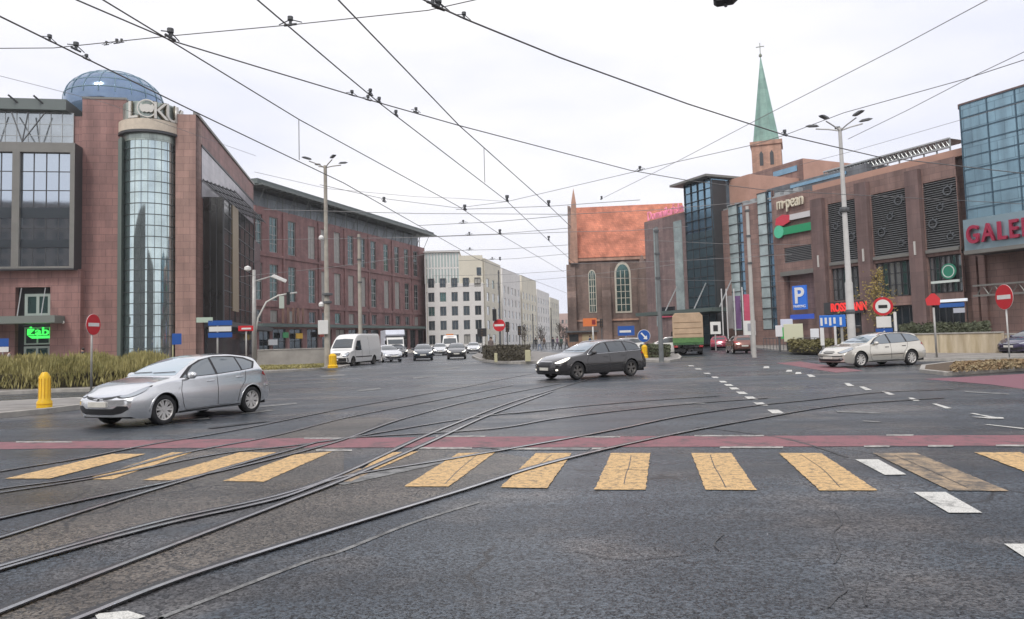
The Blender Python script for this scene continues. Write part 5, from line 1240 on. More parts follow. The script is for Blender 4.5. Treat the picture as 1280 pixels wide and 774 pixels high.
# ------------------------------------------------------------------ box lorry and canvas lorry
def lorry(name, label, boxcol, L, W, H, cabm, cab_h, px, py, deg, canvas=False, canvas_low=None):
    r = thing(name, (0, 0, 0), 0, label, 'lorry')
    ch = MB().box(-L / 2, L / 2 - .4, -.42, .42, .55, .8); ch.box(-L / 2 + .1, -L / 2 + .25, -W / 2 + .1, W / 2 - .1, .5, .62); ch.build('chassis', C_DARK, r)
    cabx0, cabx1 = L / 2 - 1.75, L / 2
    pr = [(cabx0, .5), (cabx1 - .05, .5), (cabx1, .7), (cabx1, 1.25), (cabx1 - .12, 1.45), (cabx1 - .42, cab_h - .12), (cabx1 - .6, cab_h), (cabx0, cab_h)]
    cb = MB().prism(pr, -W / 2 + .12, W / 2 - .12, 'y').build('cab', cabm, r, bevel=.06)
    a, b_ = Vector((cabx1 - .13, 0, 1.5)), Vector((cabx1 - .41, 0, cab_h - .18)); nn = Vector(((b_ - a).z, 0, -(b_ - a).x)).normalized() * .012
    ww = W / 2 - .24
    MB().add([(a.x + nn.x, -ww, a.z), (a.x + nn.x, ww, a.z), (b_.x + nn.x, ww, b_.z), (b_.x + nn.x, -ww, b_.z), (a.x - .02, -ww, a.z), (a.x - .02, ww, a.z), (b_.x - .02, ww, b_.z), (b_.x - .02, -ww, b_.z)], [(0, 1, 2, 3), (4, 5, 6, 7), (0, 1, 5, 4), (2, 3, 7, 6), (1, 2, 6, 5), (0, 3, 7, 4)]).build('windscreen', C_GLASS, cb)
    for sg in (1, -1):
        y = sg * (W / 2 - .12)
        MB().prism([(cabx1 - .95, 1.35), (cabx1 - .28, 1.35), (cabx1 - .5, cab_h - .25), (cabx1 - .95, cab_h - .25)], y - .01 * sg, y + .012 * sg, 'y').build('side_window', C_GLASS, cb)
        MB().box(cabx1 - .01, cabx1 + .03, sg * (W / 2 - .5), sg * (W / 2 - .2), .72, .9).build('headlight', C_LAMP, r, bevel=.02)
        MB().box(cabx1 - .35, cabx1 - .25, sg * (W / 2 - .1), sg * (W / 2 + .12), 1.5, 1.95).build('wing_mirror', C_BLK, r, bevel=.02)
        MB().box(-L / 2 - .03, -L / 2 + .02, sg * (W / 2 - .35), sg * (W / 2 - .05), .62, .78).build('tail_light', C_RED, r, bevel=.01)
        MB().box(-L / 2 + .1, -L / 2 + .13, sg * .35, sg * (W / 2 - .15), .3, .62).build('mudflap', C_BLK, r)
    MB().box(cabx1 - .02, cabx1 + .08, -W / 2 + .14, W / 2 - .14, .42, .66).build('bumper', C_BLK, r, bevel=.03)
    bx0, bx1 = -L / 2, cabx0 - .08
    if not canvas:
        MB().prism([(bx0, .82), (bx1, .82), (bx1, cab_h + .08), (bx1 + 1.35, cab_h + .12), (bx1 + 1.5, cab_h + .3), (bx1 + 1.2, H), (bx0, H)], -W / 2, W / 2, 'y').build('cargo_box', boxcol, r, bevel=.04)
    else:
        MB().box(bx0, bx1, -W / 2, W / 2, .82, 1.0).build('load_bed', mat('green_bed', (.05, .13, .05), .6, noise=.3), r, bevel=.01)
        MB().box(bx0 - .02, bx1, -W / 2 - .01, W / 2 + .01, 1.0, 1.38).build('side_board', canvas_low, r, bevel=.01)
        MB().prism([(-W / 2, 1.38), (W / 2, 1.38), (W / 2, H - .25), (W / 2 - .22, H), (-W / 2 + .22, H), (-W / 2, H - .25)], bx0, bx1, 'x').build('canvas_cover', boxcol, r, bevel=.04)
        for k in range(3): MB().box(bx0 - .03, bx0 - .012, -W / 2 + .1, W / 2 - .1, 1.7 + k * .45, 1.72 + k * .45).build('strap', mat('strap_brown', (.25, .15, .08), .8), r)
    for xx in (L / 2 - .95, -L / 2 + 1.2):
        for sg in (1, -1): wheel(r, xx, sg * (W / 2 - .2), .42, .26, C_RIMD, 9, sg)
    put(r, px, py, deg); return r
lorry('box_lorry', 'pale blue-white box lorry with overcab bulge behind the white van', mat('pale_box', (.62, .64, .72), .5, noise=.08), 6.2, 2.2, 3.15, P_WHT, 2.3, 491, 446, -74)
lorry('canvas_lorry', 'lorry with sand coloured canvas cover over green sides, seen from behind', mat('sand_canvas', (.50, .36, .24), .85, noise=.15, nscale=1.2, bump=.3, bscale=3), 6.4, 2.35, 3.35, P_WHT, 2.2, 860, 443.0, 78,
      canvas=True, canvas_low=mat('green_board', (.10, .22, .07), .6, noise=.25, nscale=3))
# ------------------------------------------------------------------ street furniture, plants, wires
S_GALV = mat('galvanised', (.40, .39, .37), .55, metal=.35, noise=.15, nscale=3); S_POLE = mat('concrete_pole', (.36, .33, .28), .85, noise=.2, nscale=2); S_DK = mat('dark_pole', (.10, .105, .11), .6, noise=.15, nscale=2)
S_LAMPHEAD = mat('lamp_head', (.15, .155, .16), .5); S_SRED = mat('sign_red', (.56, .02, .03), .45, noise=.05); S_SWHT = mat('sign_face_white', (.74, .73, .70), .5, noise=.05)
S_SBLU = mat('sign_face_blue', (.015, .09, .36), .45); S_YEL = mat('bollard_yellow', (.80, .48, .01), .45, noise=.12, nscale=4); S_BACK = mat('sign_back', (.3, .3, .3), .6, metal=.4); S_BLKT = mat('signal_black', (.02, .02, .022), .5)
HOLD = {}
def polebase(px, py, z=0): return G(px, py, z)
def facing(p): return math.atan2(p.y, p.x) - math.pi / 2      # turn the local -y side to the viewpoint
def topz(p, px, py): d = ray(px, py); return EYE + d.z * (p.y / d.y)

def lamp_pole(px, py, ptop, heads, m, label, r0=.14, r1=.07, hgt=None, z=.13):
    p = polebase(px, py, z); zt = topz(p, *ptop); lean = 0
    t = thing('street_lamp', (p.x, p.y, z), facing(p), label, 'street lamp', 'tall street lamps with clustered heads')
    H = zt - z
    MB().tube([(0, 0, 0), (0, 0, H * .33), (0, 0, H * .34), (0, 0, H)], [r0 * 1.15, r0 * 1.1, r0 * .85, r1], 12).build('pole', m, t, smooth='auto')
    MB().box(-r0 * 1.9, r0 * 1.9, -r0 * 1.9, r0 * 1.9, 0, .06).build('base_plate', S_GALV, t)
    for k in range(heads):
        a = 2 * math.pi * k / heads + (.25 if heads == 3 else .4); ca, sa = math.cos(a), math.sin(a)
        am = MB().tube([(0, 0, H - .15), (ca * .5, sa * .5, H + .02), (ca * 1.1, sa * 1.1, H + .16)], .035, 6).build('arm', m, t)
        h = MB(); h.prism([(.95, -.0), (1.1, -.03), (1.45, -.02), (1.6, .03), (1.4, .09), (1.05, .07)], -.11, .11, 'y'); h.xf(Matrix.Translation((0, 0, H + .16)) @ Matrix.Rotation(a, 4, 'Z') @ Matrix.Rotation(-.12, 4, 'Y'))
        h.build('lamp_head', S_LAMPHEAD, am, bevel=.02)
    return t, p, H
t, p, H = lamp_pole(409.5, 460, (409, 207), 4, S_POLE, 'tall concrete street lamp with four heads and a white box, beside the white van', .17, .11)
b = MB().box(-.32, .32, -.34, -.1, 0, .9).build('control_box', S_SWHT, t, bevel=.02); b.location = (-.25, 0, topz(p, 409, 418) - .13)
for yy, rr in ((368, .34), (378, .28)):
    MB().lathe([(rr, -.06), (rr, .06), (.12, .1), (.12, -.1), (rr, -.06)], 10).build('clamp', S_DK, t, loc=(.05, 0, topz(p, 409, yy) - .13))
for yy, dx in ((298, -.3), (381, -.35)): MB().lathe([(0, -.18), (.15, -.1), (.17, .05), (.08, .18), (0, .2)], 10).build('small_lamp', S_SWHT, t, loc=(dx, -.1, topz(p, 409, yy) - .13))
t, p, H = lamp_pole(1066.5, 452, (1045.5, 160), 5, mat('white_pole', (.52, .51, .49), .6, noise=.12), 'tall white street lamp with five heads in front of the red chemist lettering', .16, .08)
for yy in (262, 390):
    MB().lathe([(.2, -.1), (.22, 0), (.2, .1), (.1, .12), (.1, -.12), (.2, -.1)], 10).build('clamp', S_DK, t, loc=(0, 0, topz(p, 1055, yy) - .13))

def wire_pole(px, py, ptop, m, label, r=.13, z=.13, cap=True):
    p = polebase(px, py, z); zt = topz(p, *ptop)
    o = MB().tube([(0, 0, 0), (0, 0, (zt - z) * .5), (0, 0, zt - z)], [r * 1.15, r, r * .8], 12)
    o = o.build('wire_mast', m, None, smooth='auto', loc=(p.x, p.y, z)); tag(o, label, 'mast', 'masts carrying the overhead wires')
    for f in (.62, .8, .97): MB().lathe([(r * 1.25, f * (zt - z) - .06), (r * 1.25, f * (zt - z) + .06)], 10).build('mast_band', S_DK, o)
    return o, p
wire_pole(451, 452, (450, 293), S_POLE, 'pale concrete mast right of the four-headed lamp, before the plum office block', .16)
o_, p_ = wire_pole(827, 452.8, (820, 284), mat('grey_mast', (.20, .21, .21), .6, metal=.3, noise=.15), 'tall grey steel mast on the small island beside the yellow bollard', .12, .14)
wire_pole(943, 447, (927, 258), mat('pale_mast', (.48, .46, .43), .7, noise=.12), 'slim pale mast rising before the banners and the glass strip', .12)
wire_pole(626, 443.5, (622, 338), S_DK, 'thin dark mast standing in the planted island', .08, .16)
for px, py, pt, lb in ((667, 436, 392, 'thin dark post left in the far street'), (690, 434.5, 385, 'dark post in the middle of the far street'), (711.5, 433.5, 388, 'thin dark post at the foot of the church'), (535, 438.5, 322, 'thin mast at the end of the plum office block')):
    wire_pole(px, py, (px, pt), S_DK if px != 535 else S_POLE, lb, .09, .0)

def disc(r, y0, y1, n=28): return MB().lathe([(0, y0), (r, y0), (r, y1), (0, y1)], n, axis='y')
def sign_post(p, H, label, name='road_sign', group=None, r=.035, m=S_GALV, turn=0.0, cat='road sign'):
    t = thing(name, p, facing(p) + turn, label, cat, group)
    MB().tube([(0, 0, 0), (0, 0, H)], r, 8).build('post', m, t, smooth=True); return t
def no_entry(t, z, R=.42, sx=1.0):
    d = disc(R, -.075, -.055).build('sign_plate', S_SRED, t, loc=(0, 0, z)); d.scale = (sx, 1, 1)
    disc(R * 1.03, -.053, -.045).build('sign_rim', S_SWHT, d); MB().box(-R * .78, R * .78, -.085, -.076, -R * .17, R * .17).build('sign_bar', S_SWHT, d)
# no entry sign on the left
p = G(114, 491.5, .13); H = topz(p, 118, 393) - .13
t = sign_post(p, H, 'red round no entry sign on a thin post before the left hedge', group='round no entry signs', turn=.95); no_entry(t, H - .37, .37)
p = G(1262, 447, .13); H = topz(p, 1255, 356) - .13
t = sign_post(p, H, 'red round no entry sign on a tall post, right end of the sandy wall', group='round no entry signs', m=S_SWHT, turn=-.95); no_entry(t, H - .58, .58)
# no entry sign with signal head on planted island
p = G(625, 446.5, .16); H = topz(p, 625, 403) - .16
t = sign_post(p, H + 1.2, 'bright red no entry sign with a signal head above it in the planted island', group='round no entry signs', m=S_DK); no_entry(t, H - .25, .52)
MB().box(-.55, -.2, -.3, 0, H + .15, H + 1.15).build('signal_head', S_BLKT, t, bevel=.03)
# round prohibition sign with plate and arrow below
p = G(1107.5, 449, .13); z1 = topz(p, 1107, 383) - .13
t = sign_post(p, z1 + .5, 'round white sign with red rim over a white plate and blue arrow plate', r=.04)
d = disc(.46, -.075, -.055).build('sign_plate', S_SRED, t, loc=(0, 0, z1)); disc(.34, -.085, -.077).build('sign_face', S_SWHT, d); MB().box(-.2, .2, -.095, -.086, -.09, .07).build('sign_symbol', S_BLKT, d)
MB().box(-.33, .33, -.07, -.05, z1 - 1.05, z1 - .5).build('text_plate', S_SWHT, t); bl = MB().box(-.38, .38, -.07, -.05, z1 - 1.85, z1 - 1.1).build('arrow_plate', S_SBLU, t)
MB().prism([(-.05, z1 - 1.75), (.05, z1 - 1.75), (.05, z1 - 1.45), (.16, z1 - 1.45), (0, z1 - 1.2), (-.16, z1 - 1.45), (-.05, z1 - 1.45)], -.08, -.071, 'y').build('arrow', S_SWHT, bl)
# white cut-off post beside it
p = G(1122, 449, .13); o = MB().tube([(0, 0, 0), (0, 0, topz(p, 1120, 390) - .13)], .07, 10).build('marker_post', S_SWHT, None, smooth='auto', loc=p); tag(o, 'plain white post just right of the sign with blue arrow plate', 'post')
p = G(1046, 450, .13); o = MB().tube([(0, 0, 0), (0, 0, topz(p, 1034, 408) - .13)], .06, 10).build('marker_post', S_SWHT, None, smooth='auto', loc=p); tag(o, 'plain white post left of the tall white lamp', 'post')
# house shaped red sign on the grey post
p = G(1171, 447, .13); z1 = topz(p, 1171, 377) - .13
t = sign_post(p, z1 - .3, 'grey post carrying a red house shaped panel before the mall', r=.05)
MB().prism([(-.42, -.42), (.42, -.42), (.46, .05), (.12, .45), (-.1, .45), (-.5, .05)], -.1, -.05, 'y').build('panel', mat('house_red', (.66, .04, .05), .5), t, loc=(0, 0, z1 + .1)).scale = (.68, 1, .68)
# blue round keep-right sign over yellow bollard
def bollard(px, py, ptop, label, R=.17, z=.13, sign=False):
    p = G(px, py, z); H = topz(p, *ptop) - z
    t = thing('traffic_bollard', p, facing(p), label, 'bollard', 'yellow traffic bollards')
    b = MB(); b.lathe([(R * 1.25, 0), (R * 1.25, H * .16), (R * 1.0, H * .22), (R * .95, H * .86), (R * .45, H * .99), (0, H)], 20); b.build('bollard_body', S_YEL, t, smooth='auto')
    m = MB()
    for k in range(5): a = math.pi * (1.15 + .175 * k); m.tube([(R * .99 * math.cos(a), R * .99 * math.sin(a), H * .26), (R * .96 * math.cos(a), R * .96 * math.sin(a), H * .82)], .009, 4)
    m.build('rib', mat('deep_yellow', (.62, .30, .01), .5), t)
    MB().lathe([(R * 1.27, H * .08), (R * 1.27, H * .11)], 20).build('band', mat('deep_yellow', (.62, .30, .01), .5), t)
    if sign:
        z1 = topz(p, 806, 420) - z; MB().tube([(0, 0, H * .8), (0, 0, z1)], .04, 8).build('post', S_GALV, t)
        d = disc(.40, -.1, -.06).build('sign_plate', S_SBLU, t, loc=(0, 0, z1)); disc(.43, -.059, -.05).build('sign_rim', S_SWHT, d)
        MB().prism([(-.22, .18), (-.14, .24), (.1, -.04), (.19, .04), (.22, -.24), (-.05, -.2), (.03, -.11)], -.12, -.101, 'y').build('arrow', S_SWHT, d)
    return t
bollard(55.5, 509.5, (55.5, 465), 'fat yellow bollard at the tip of the left traffic island', .15)
bollard(416, 460, (416, 442), 'yellow bollard at the foot of the four-headed lamp', .26)
bollard(806, 447.5, (806, 431), 'yellow bollard under a blue round keep-right sign on the small island', .2, .14, sign=True)
# round blue sign and small signs
p = G(216, 466, .13); z1 = topz(p, 216, 424) - .13
t = sign_post(p, z1 + .3, 'blue sign on a thin yellowish post before the glass drum', r=.04, m=mat('post_olive', (.42, .40, .22), .6)); MB().box(-.05, .5, -.08, -.05, z1 - .35, z1 + .35).build('sign_plate', S_SBLU, t)
p = G(3, 468, .13); z1 = topz(p, 3, 430) - .13
t = sign_post(p, z1 + .4, 'blue and white parking sign at the left edge before the mall', r=.04); MB().box(-.35, .35, -.08, -.05, z1 - .2, z1 + .4).build('sign_plate', S_SBLU, t); MB().box(-.35, .35, -.08, -.05, z1 - .6, z1 - .22).build('text_plate', S_SWHT, t)
# street direction boards left
p = G(272, 462, .13); z1 = topz(p, 272, 412) - .13
t = sign_post(p, z1 + .5, 'blue direction boards with white lettering strips before the dark glass bay', r=.06, m=S_GALV)
for k, (w_, mm) in enumerate(((.95, S_SBLU), (.9, S_SWHT), (.95, S_SBLU))): MB().box(-w_ + .35, w_, -.1, -.05, z1 + .28 - .42 * k, z1 + .62 - .42 * k).build('sign_plate', mm, t)
MB().box(-1.35, -.3, -.1, -.05, z1 + .5, z1 + .85).build('sign_plate', mat('green_white', (.45, .55, .45), .5), t)
p = G(308, 462, .13); z1 = topz(p, 308, 411) - .13
t = sign_post(p, z1 + .2, 'small red and white board left of the signal gantry', r=.05, m=S_GALV); MB().box(-.5, .45, -.1, -.05, z1 - .15, z1 + .2).build('sign_plate', S_SRED, t); MB().box(-.3, .3, -.12, -.101, z1 - .05, z1 + .06).build('text_plate', S_SWHT, t)
# orange sign, blue boards at the church
p = G(742, 437, .13); z1 = topz(p, 735, 403) - .13
t = sign_post(p, z1 + .5, 'orange board on a white post in front of the church', r=.1, m=S_SWHT)
MB().box(-1.2, .5, -.15, -.05, z1 - .5, z1 + .5).build('sign_plate', mat('sign_orange', (.72, .19, .05), .5), t); MB().box(-.1, .35, -.17, -.151, z1 - .3, z1 + .3).build('sign_symbol', mat('sign_maroon', (.25, .03, .03), .5), t)
p = G(783, 437, .13); z1 = topz(p, 783, 413) - .13
t = sign_post(p, z1 + .5, 'blue direction board with white strip before the church wall', r=.08)
MB().box(-.9, 1.0, -.15, -.05, z1 - .6, z1 + .5).build('sign_plate', S_SBLU, t); MB().box(-.7, .6, -.17, -.151, z1 - .25, z1 + .0).build('text_plate', S_SWHT, t)
# signal gantry with curved arm
p = G(318, 461, .13); z1 = topz(p, 318, 352) - .13
t = thing('signal_gantry', p, facing(p), 'grey gantry post with a curved arm carrying a signal and lantern over the road', 'traffic light')
MB().tube([(0, 0, 0), (0, 0, z1 + .8)], [.17, .11], 10).build('post', S_GALV, t, smooth=True)
zt = topz(p, 345, 368) - .13; k = p.y / FPX
am = MB().tube([(0, 0, zt - 3.2), (.25, 0, zt - 1.6), (.8, 0, zt - .5), (1.6, 0, zt - .05), (52 * k, 0, zt + .15)], .06, 8).build('arm', mat('white_arm', (.55, .54, .5), .5), t, smooth=True)
MB().box(30 * k, 36 * k, -.15, .15, zt - .95, zt - .1).build('sign_plate', mat('pale_green_plate', (.45, .50, .44), .6), am); MB().box(39 * k, 43 * k, -.2, .15, zt - .7, zt + .2).build('signal_head', S_BLKT, am, bevel=.04)
MB().tube([(0, 0, z1), (24 * k, 0, z1 + .4)], .05, 6).build('lamp_arm', S_GALV, t); MB().prism([(20 * k, -.08), (38 * k, -.5), (40 * k, -.3), (24 * k, .1)], -.15, .15, 'y').build('lantern', S_SWHT, t, loc=(0, 0, z1 + .4), bevel=.03)
MB().lathe([(0, -.2), (.22, -.1), (.22, .1), (0, .2)], 12).build('camera_head', S_SWHT, t, loc=(-.4, 0, z1 + .9), bevel=0)
# traffic lights near planted island and crossing
def tlight(px, py, ptop, label, face=S_BLKT, w=.19):
    p = G(px, py, .13); z1 = topz(p, *ptop) - .13
    t = thing('traffic_light', p, facing(p), label, 'traffic light', 'slim traffic lights'); MB().tube([(0, 0, 0), (0, 0, z1)], .06, 8).build('post', S_DK, t)
    h = MB().box(-w, w, -.25, -.04, z1 - 1.0, z1 + .05).build('signal_head', face, t, bevel=.04)
    for k_ in range(3): MB().lathe([(.11, -.28), (.11, -.251), (0, -.251)], 12, axis='y').build('signal_lens', mat('dull_lens', (.08, .05, .03), .3), h, loc=(0, 0, z1 - .2 - .34 * k_))
tlight(635, 443, (635, 403), 'slim traffic light just right of the no entry sign'); tlight(650, 441, (649, 408), 'traffic light on a hooked post farther right of the planted island'); tlight(603, 440.5, (601, 411), 'traffic light with a wide dark board left of the planted island', w=.6)
tlight(753, 437, (753, 399), 'traffic light before the church buttress'); tlight(1074, 450, (1072, 408), 'dark traffic light hugging the tall white lamp')
# white board on pole before the mall
p = G(940, 443.5, .13); z1 = topz(p, 938, 410) - .13
o = thing('notice_board', p, facing(p), 'white notice board fixed to a short post by the slim pale mast', 'sign'); MB().tube([(0, 0, 0), (0, 0, z1)], .07, 8).build('post', S_GALV, o); MB().box(-.42, .32, -.1, -.03, z1 - .5, z1 + .5).build('sign_plate', S_SWHT, o); MB().box(-.2, .3, -.12, -.101, z1 - .2, z1 + .3).build('sign_symbol', mat('grey_symbol', (.35, .35, .38), .5), o)
p = G(895, 438.5, .13); z1 = topz(p, 895, 410) - .13
o = thing('notice_board', p, facing(p), 'small white sign with dark arrow beyond the canvas lorry', 'sign'); MB().tube([(0, 0, 0), (0, 0, z1)], .06, 8).build('post', S_GALV, o); MB().box(-.4, .5, -.1, -.03, z1 - .55, z1 + .55).build('sign_plate', S_SWHT, o); MB().box(-.15, .25, -.12, -.101, z1 - .3, z1 + .25).build('sign_symbol', S_BLKT, o)
# banners on flag poles
for px, pt, pb, col, nm in ((907, 361, 438, (.22, .21, .21), 'grey'), (916.5, 361, 438, (.15, .08, .19), 'violet'), (927, 359, 438, (.50, .08, .14), 'crimson'), (901, 361, 438, None, 'no')):
    p = G(px + 4, 434.2, .13); zt = topz(p, px, pt) - .13; kk = p.y / FPX
    t = thing('flag_pole', p, facing(p), ('white flag pole with a long %s banner' % nm) if col else 'bare white flag pole left of the grey banner', 'flag pole', 'flag poles before the mall')
    MB().tube([(0, 0, 0), (0, 0, zt)], .07, 8).build('pole', mat('flag_pole_white', (.62, .61, .6), .5), t)
    if col:
        b = MB(); n = 8; hB = 41 * kk
        for i in range(n + 1):
            z = zt - .8 - hB * i / n
            for j in range(4): x = .1 + j / 3 * (7 if nm != 'crimson' else 11) * kk * .9; b.v.append((x, math.sin(i * .9 + j * 1.3) * .05 - .05, z))
        for i in range(n):
            for j in range(3): a = i * 4 + j; b.f.append((a, a + 1, a + 5, a + 4))
        q = b.build('banner', mat('banner_' + nm, col, .8), t); s_ = q.modifiers.new('thick', 'SOLIDIFY'); s_.thickness = .02
# small advert boards at the mall entrance
for i, (px, yt, yb, w_, col, lab) in enumerate(((975, 407, 421, .5, (.72, .70, .71), 'narrow pale pink advert board by the mall'), (985, 399, 409, .9, (.60, .62, .74), 'lilac striped advert board'), (993, 405, 427, 1.4, (.62, .62, .45), 'tall cream advert board'), (1019.5, 411, 424, .6, (.75, .76, .80), 'white info board under the parking sign'))):
    p = G(px, 439 if i else 440, .13); zt, zb = topz(p, px, yt) - .13, topz(p, px, yb) - .13
    t = thing('advert_board', p, facing(p), lab, 'advert board', 'boards standing by the mall entrance'); MB().tube([(0, 0.06, 0), (0, .06, zb + .1)], .08, 6).build('post', S_DK, t)
    MB().box(-w_ / 2, w_ / 2, -.1, 0, zb, zt).build('board', mat('board_%d' % i, col, .5), t, bevel=.02)
    if i == 1: MB().box(-w_ / 2, w_ / 2, -.11, 0, zb - .9, zb - .02).build('green_panel', mat('board_green', (.06, .48, .12), .5), t)
# blue wayfinding boards with pale lettering strips
p = G(1043, 444, .13); k = p.y / FPX; z0 = topz(p, 1040, 409) - .13; z1 = topz(p, 1040, 394) - .13
t = thing('direction_board', p, facing(p), 'wide bright blue direction board with white strips left of the tall white lamp', 'direction board')
for x in (-12 * k, 10 * k): MB().tube([(x, 0, 0), (x, 0, z1)], .08, 6).build('post', S_GALV, t)
bd = MB().box(-15 * k, 15 * k, -.15, -.08, z0, z1).build('board', mat('board_bright_blue', (.02, .16, .60), .5), t, bevel=.02)
for i, x in enumerate((-14, -9, -4, 1, 8)): MB().box(x * k, (x + 2.6) * k, -.17, -.151, z0 + .1 + .1 * (i % 2), z1 - .15).build('lettering_strip', S_SWHT, bd)
MB().box(-15 * k, -10.5 * k, -.15, -.08, topz(p, 1, 419) - .13 if False else z0 - 1.1, z0 - .02).build('lower_panel', S_SWHT, t)
# ------------------------------------------------------------------ low walls, hedges, planter
def wall_obj(name, pts, h, th, m, label, z=.13, cap=None):
    P = [G(a, b, z) for a, b in pts]; mb = MB(); c = MB()
    for a, b in zip(P[:-1], P[1:]):
        d = (b - a).normalized(); n = Vector((-d.y, d.x, 0)) * th / 2; n2 = n * 1.3
        mb.prism([(q.x, q.y) for q in (a - n, b - n, b + n, a + n)], z - .1, z + h)
        c.prism([(q.x, q.y) for q in (a - n2, b - n2, b + n2, a + n2)], z + h, z + h + .08)
    o = mb.build(name, m); tag(o, label, 'wall'); c.build('coping', cap or A_KERB, o, bevel=.01); return o
wall_obj('low_wall', [(1142, 441), (1255, 441)], 1.1, .3, B_SAND, 'long low sandy concrete wall at the right between mall hedge and road')
wall_obj('low_wall', [(1258, 438), (1400, 437)], .95, .3, B_SAND, 'low sandy wall continuing past the right no entry sign')
wall_obj('low_wall', [(322, 459), (409, 456)], 1.2, .3, B_CONC, 'low grey concrete wall by the signal gantry')
def leaves(name, outline, h, n, size, m, label, cat='hedge', z=.13, seed=1, kind=None, rag=.25, profile='box', core=None, blade=False):
    """hedge: thousands of small leaf faces spread through its volume over a twiggy core"""
    rng = random.Random(seed); P = [G(a, b, z) for a, b in outline]; c = sum(P, Vector()) / len(P)
    def ins(x, y):
        r = False
        for i in range(len(P)):
            a, b = P[i], P[(i + 1) % len(P)]
            if (a.y > y) != (b.y > y) and x < (b.x - a.x) * (y - a.y) / (b.y - a.y) + a.x: r = not r
        return r
    x0, x1 = min(p.x for p in P), max(p.x for p in P); y0, y1 = min(p.y for p in P), max(p.y for p in P)
    mb = MB(); k = 0; tries = 0
    while k < n and tries < n * 12:
        tries += 1; x, y = rng.uniform(x0, x1), rng.uniform(y0, y1)
        if not ins(x, y): continue
        hh = h * (1 - rag * (.5 + .5 * math.sin(x * 1.7 + math.sin(y * 2.3)) * math.cos(y * 1.1 + x * .6)))
        if rng.random() < .02: hh *= 1.12
        zz = z + hh * (1 - rng.random() ** 1.6 * .95); a = rng.uniform(0, 6.28); s = size * rng.uniform(.6, 1.3) * (.35 if blade else 1); t = rng.uniform(-.9, .9)
        u = Vector((math.cos(a), math.sin(a), t * .6)) * s; v = Vector((-math.sin(a) * math.sin(t), math.cos(a) * math.sin(t), math.cos(t))) * s * .6
        if blade: v = Vector((rng.uniform(-.3, .3), rng.uniform(-.3, .3), 1)) * size * rng.uniform(1.2, 2.6)
        o = Vector((x, y, zz)); j = len(mb.v); mb.v += [tuple(o - u), tuple(o - v), tuple(o + u), tuple(o + v)]; mb.f.append((j, j + 1, j + 2, j + 3)); k += 1
    o = mb.build(name, m); tag(o, label, cat, kind=kind)
    if core:
        q = [c + (p - c) * .86 for p in P]; MB().prism([(p.x, p.y) for p in q], z, z + h * .42).build('branches', core, o)
    return o
M_HEDGE = mat('hedge_leaves', (.17, .16, .05), .8, noise=.5, nscale=.9, col2=(.44, .38, .16)); M_EVER = mat('evergreen_leaves', (.045, .055, .03), .8, noise=.5, nscale=1.5, col2=(.10, .11, .06))
M_ORNG = mat('rusty_grass', (.24, .14, .07), .9, noise=.4, nscale=1.5, col2=(.36, .30, .18)); M_TWIG = mat('twigs', (.05, .042, .025), .9, noise=.4)
leaves('hedge', [(-40, 489), (60, 486.5), (150, 483), (205, 478), (225, 472), (175, 470), (60, 473), (-60, 475)], 1.4, 36000, .075, M_HEDGE, 'ragged yellow-green planting of dry grasses and shrubs along the left kerb', core=M_TWIG, blade=True, rag=.5)
leaves('hedge', [(1130, 437), (1240, 436.5), (1235, 431.5), (1125, 432)], 1.9, 7000, .12, M_EVER, 'dark evergreen hedge behind the long low sandy wall', core=M_TWIG, seed=3)
leaves('grass_strip', [(1188, 466), (1280, 461), (1420, 456), (1420, 452), (1280, 455), (1195, 458)], .24, 9000, .05, M_ORNG, 'rusty dry planting on the right traffic island', 'planting', seed=4, kind='stuff')
leaves('hedge', [(602, 449.5), (625, 452.5), (659, 451), (664, 446.5), (640, 444), (606, 445)], 1.05, 6000, .09, mat('dark_shrub', (.045, .04, .03), .85, noise=.5, nscale=2, col2=(.10, .085, .055)), 'dark brown shrubs filling the round island planter', 'shrubs', z=.16, seed=5, core=M_TWIG)
leaves('hedge', [(808, 447.5), (838, 447), (838, 443.5), (800, 443.5)], .85, 3000, .09, M_EVER, 'dark low shrubs behind the keep-right bollard', 'shrubs', z=.14, seed=6, core=M_TWIG)
leaves('hedge', [(985, 441), (1055, 443), (1055, 439), (990, 438)], .95, 3500, .1, mat('olive_leaves', (.09, .085, .03), .85, noise=.5, col2=(.2, .17, .07)), 'low olive hedge before the mall car park entrance', 'hedge', seed=7, core=M_TWIG)
leaves('grass_strip', [(322, 463.5), (405, 460), (405, 457.5), (325, 460)], .22, 5000, .05, M_HEDGE, 'thin dry grass at the foot of the grey low wall', 'grass', seed=8, kind='stuff')
p = G(660, 452, .16); o = MB().box(-.18, .18, -.12, .12, 0, .75).build('marker_block', mat('marker_pale', (.5, .47, .3), .8), None, loc=p, bevel=.03); tag(o, 'pale marker post at the right end of the planted island', 'marker')
p = G(620, 453, .16); o = MB().box(-.1, .1, -.1, .1, 0, .6).build('marker_block', MATS['marker_pale'], None, loc=p, bevel=.03); tag(o, 'small pale marker post in front of the planted island shrubs', 'marker')
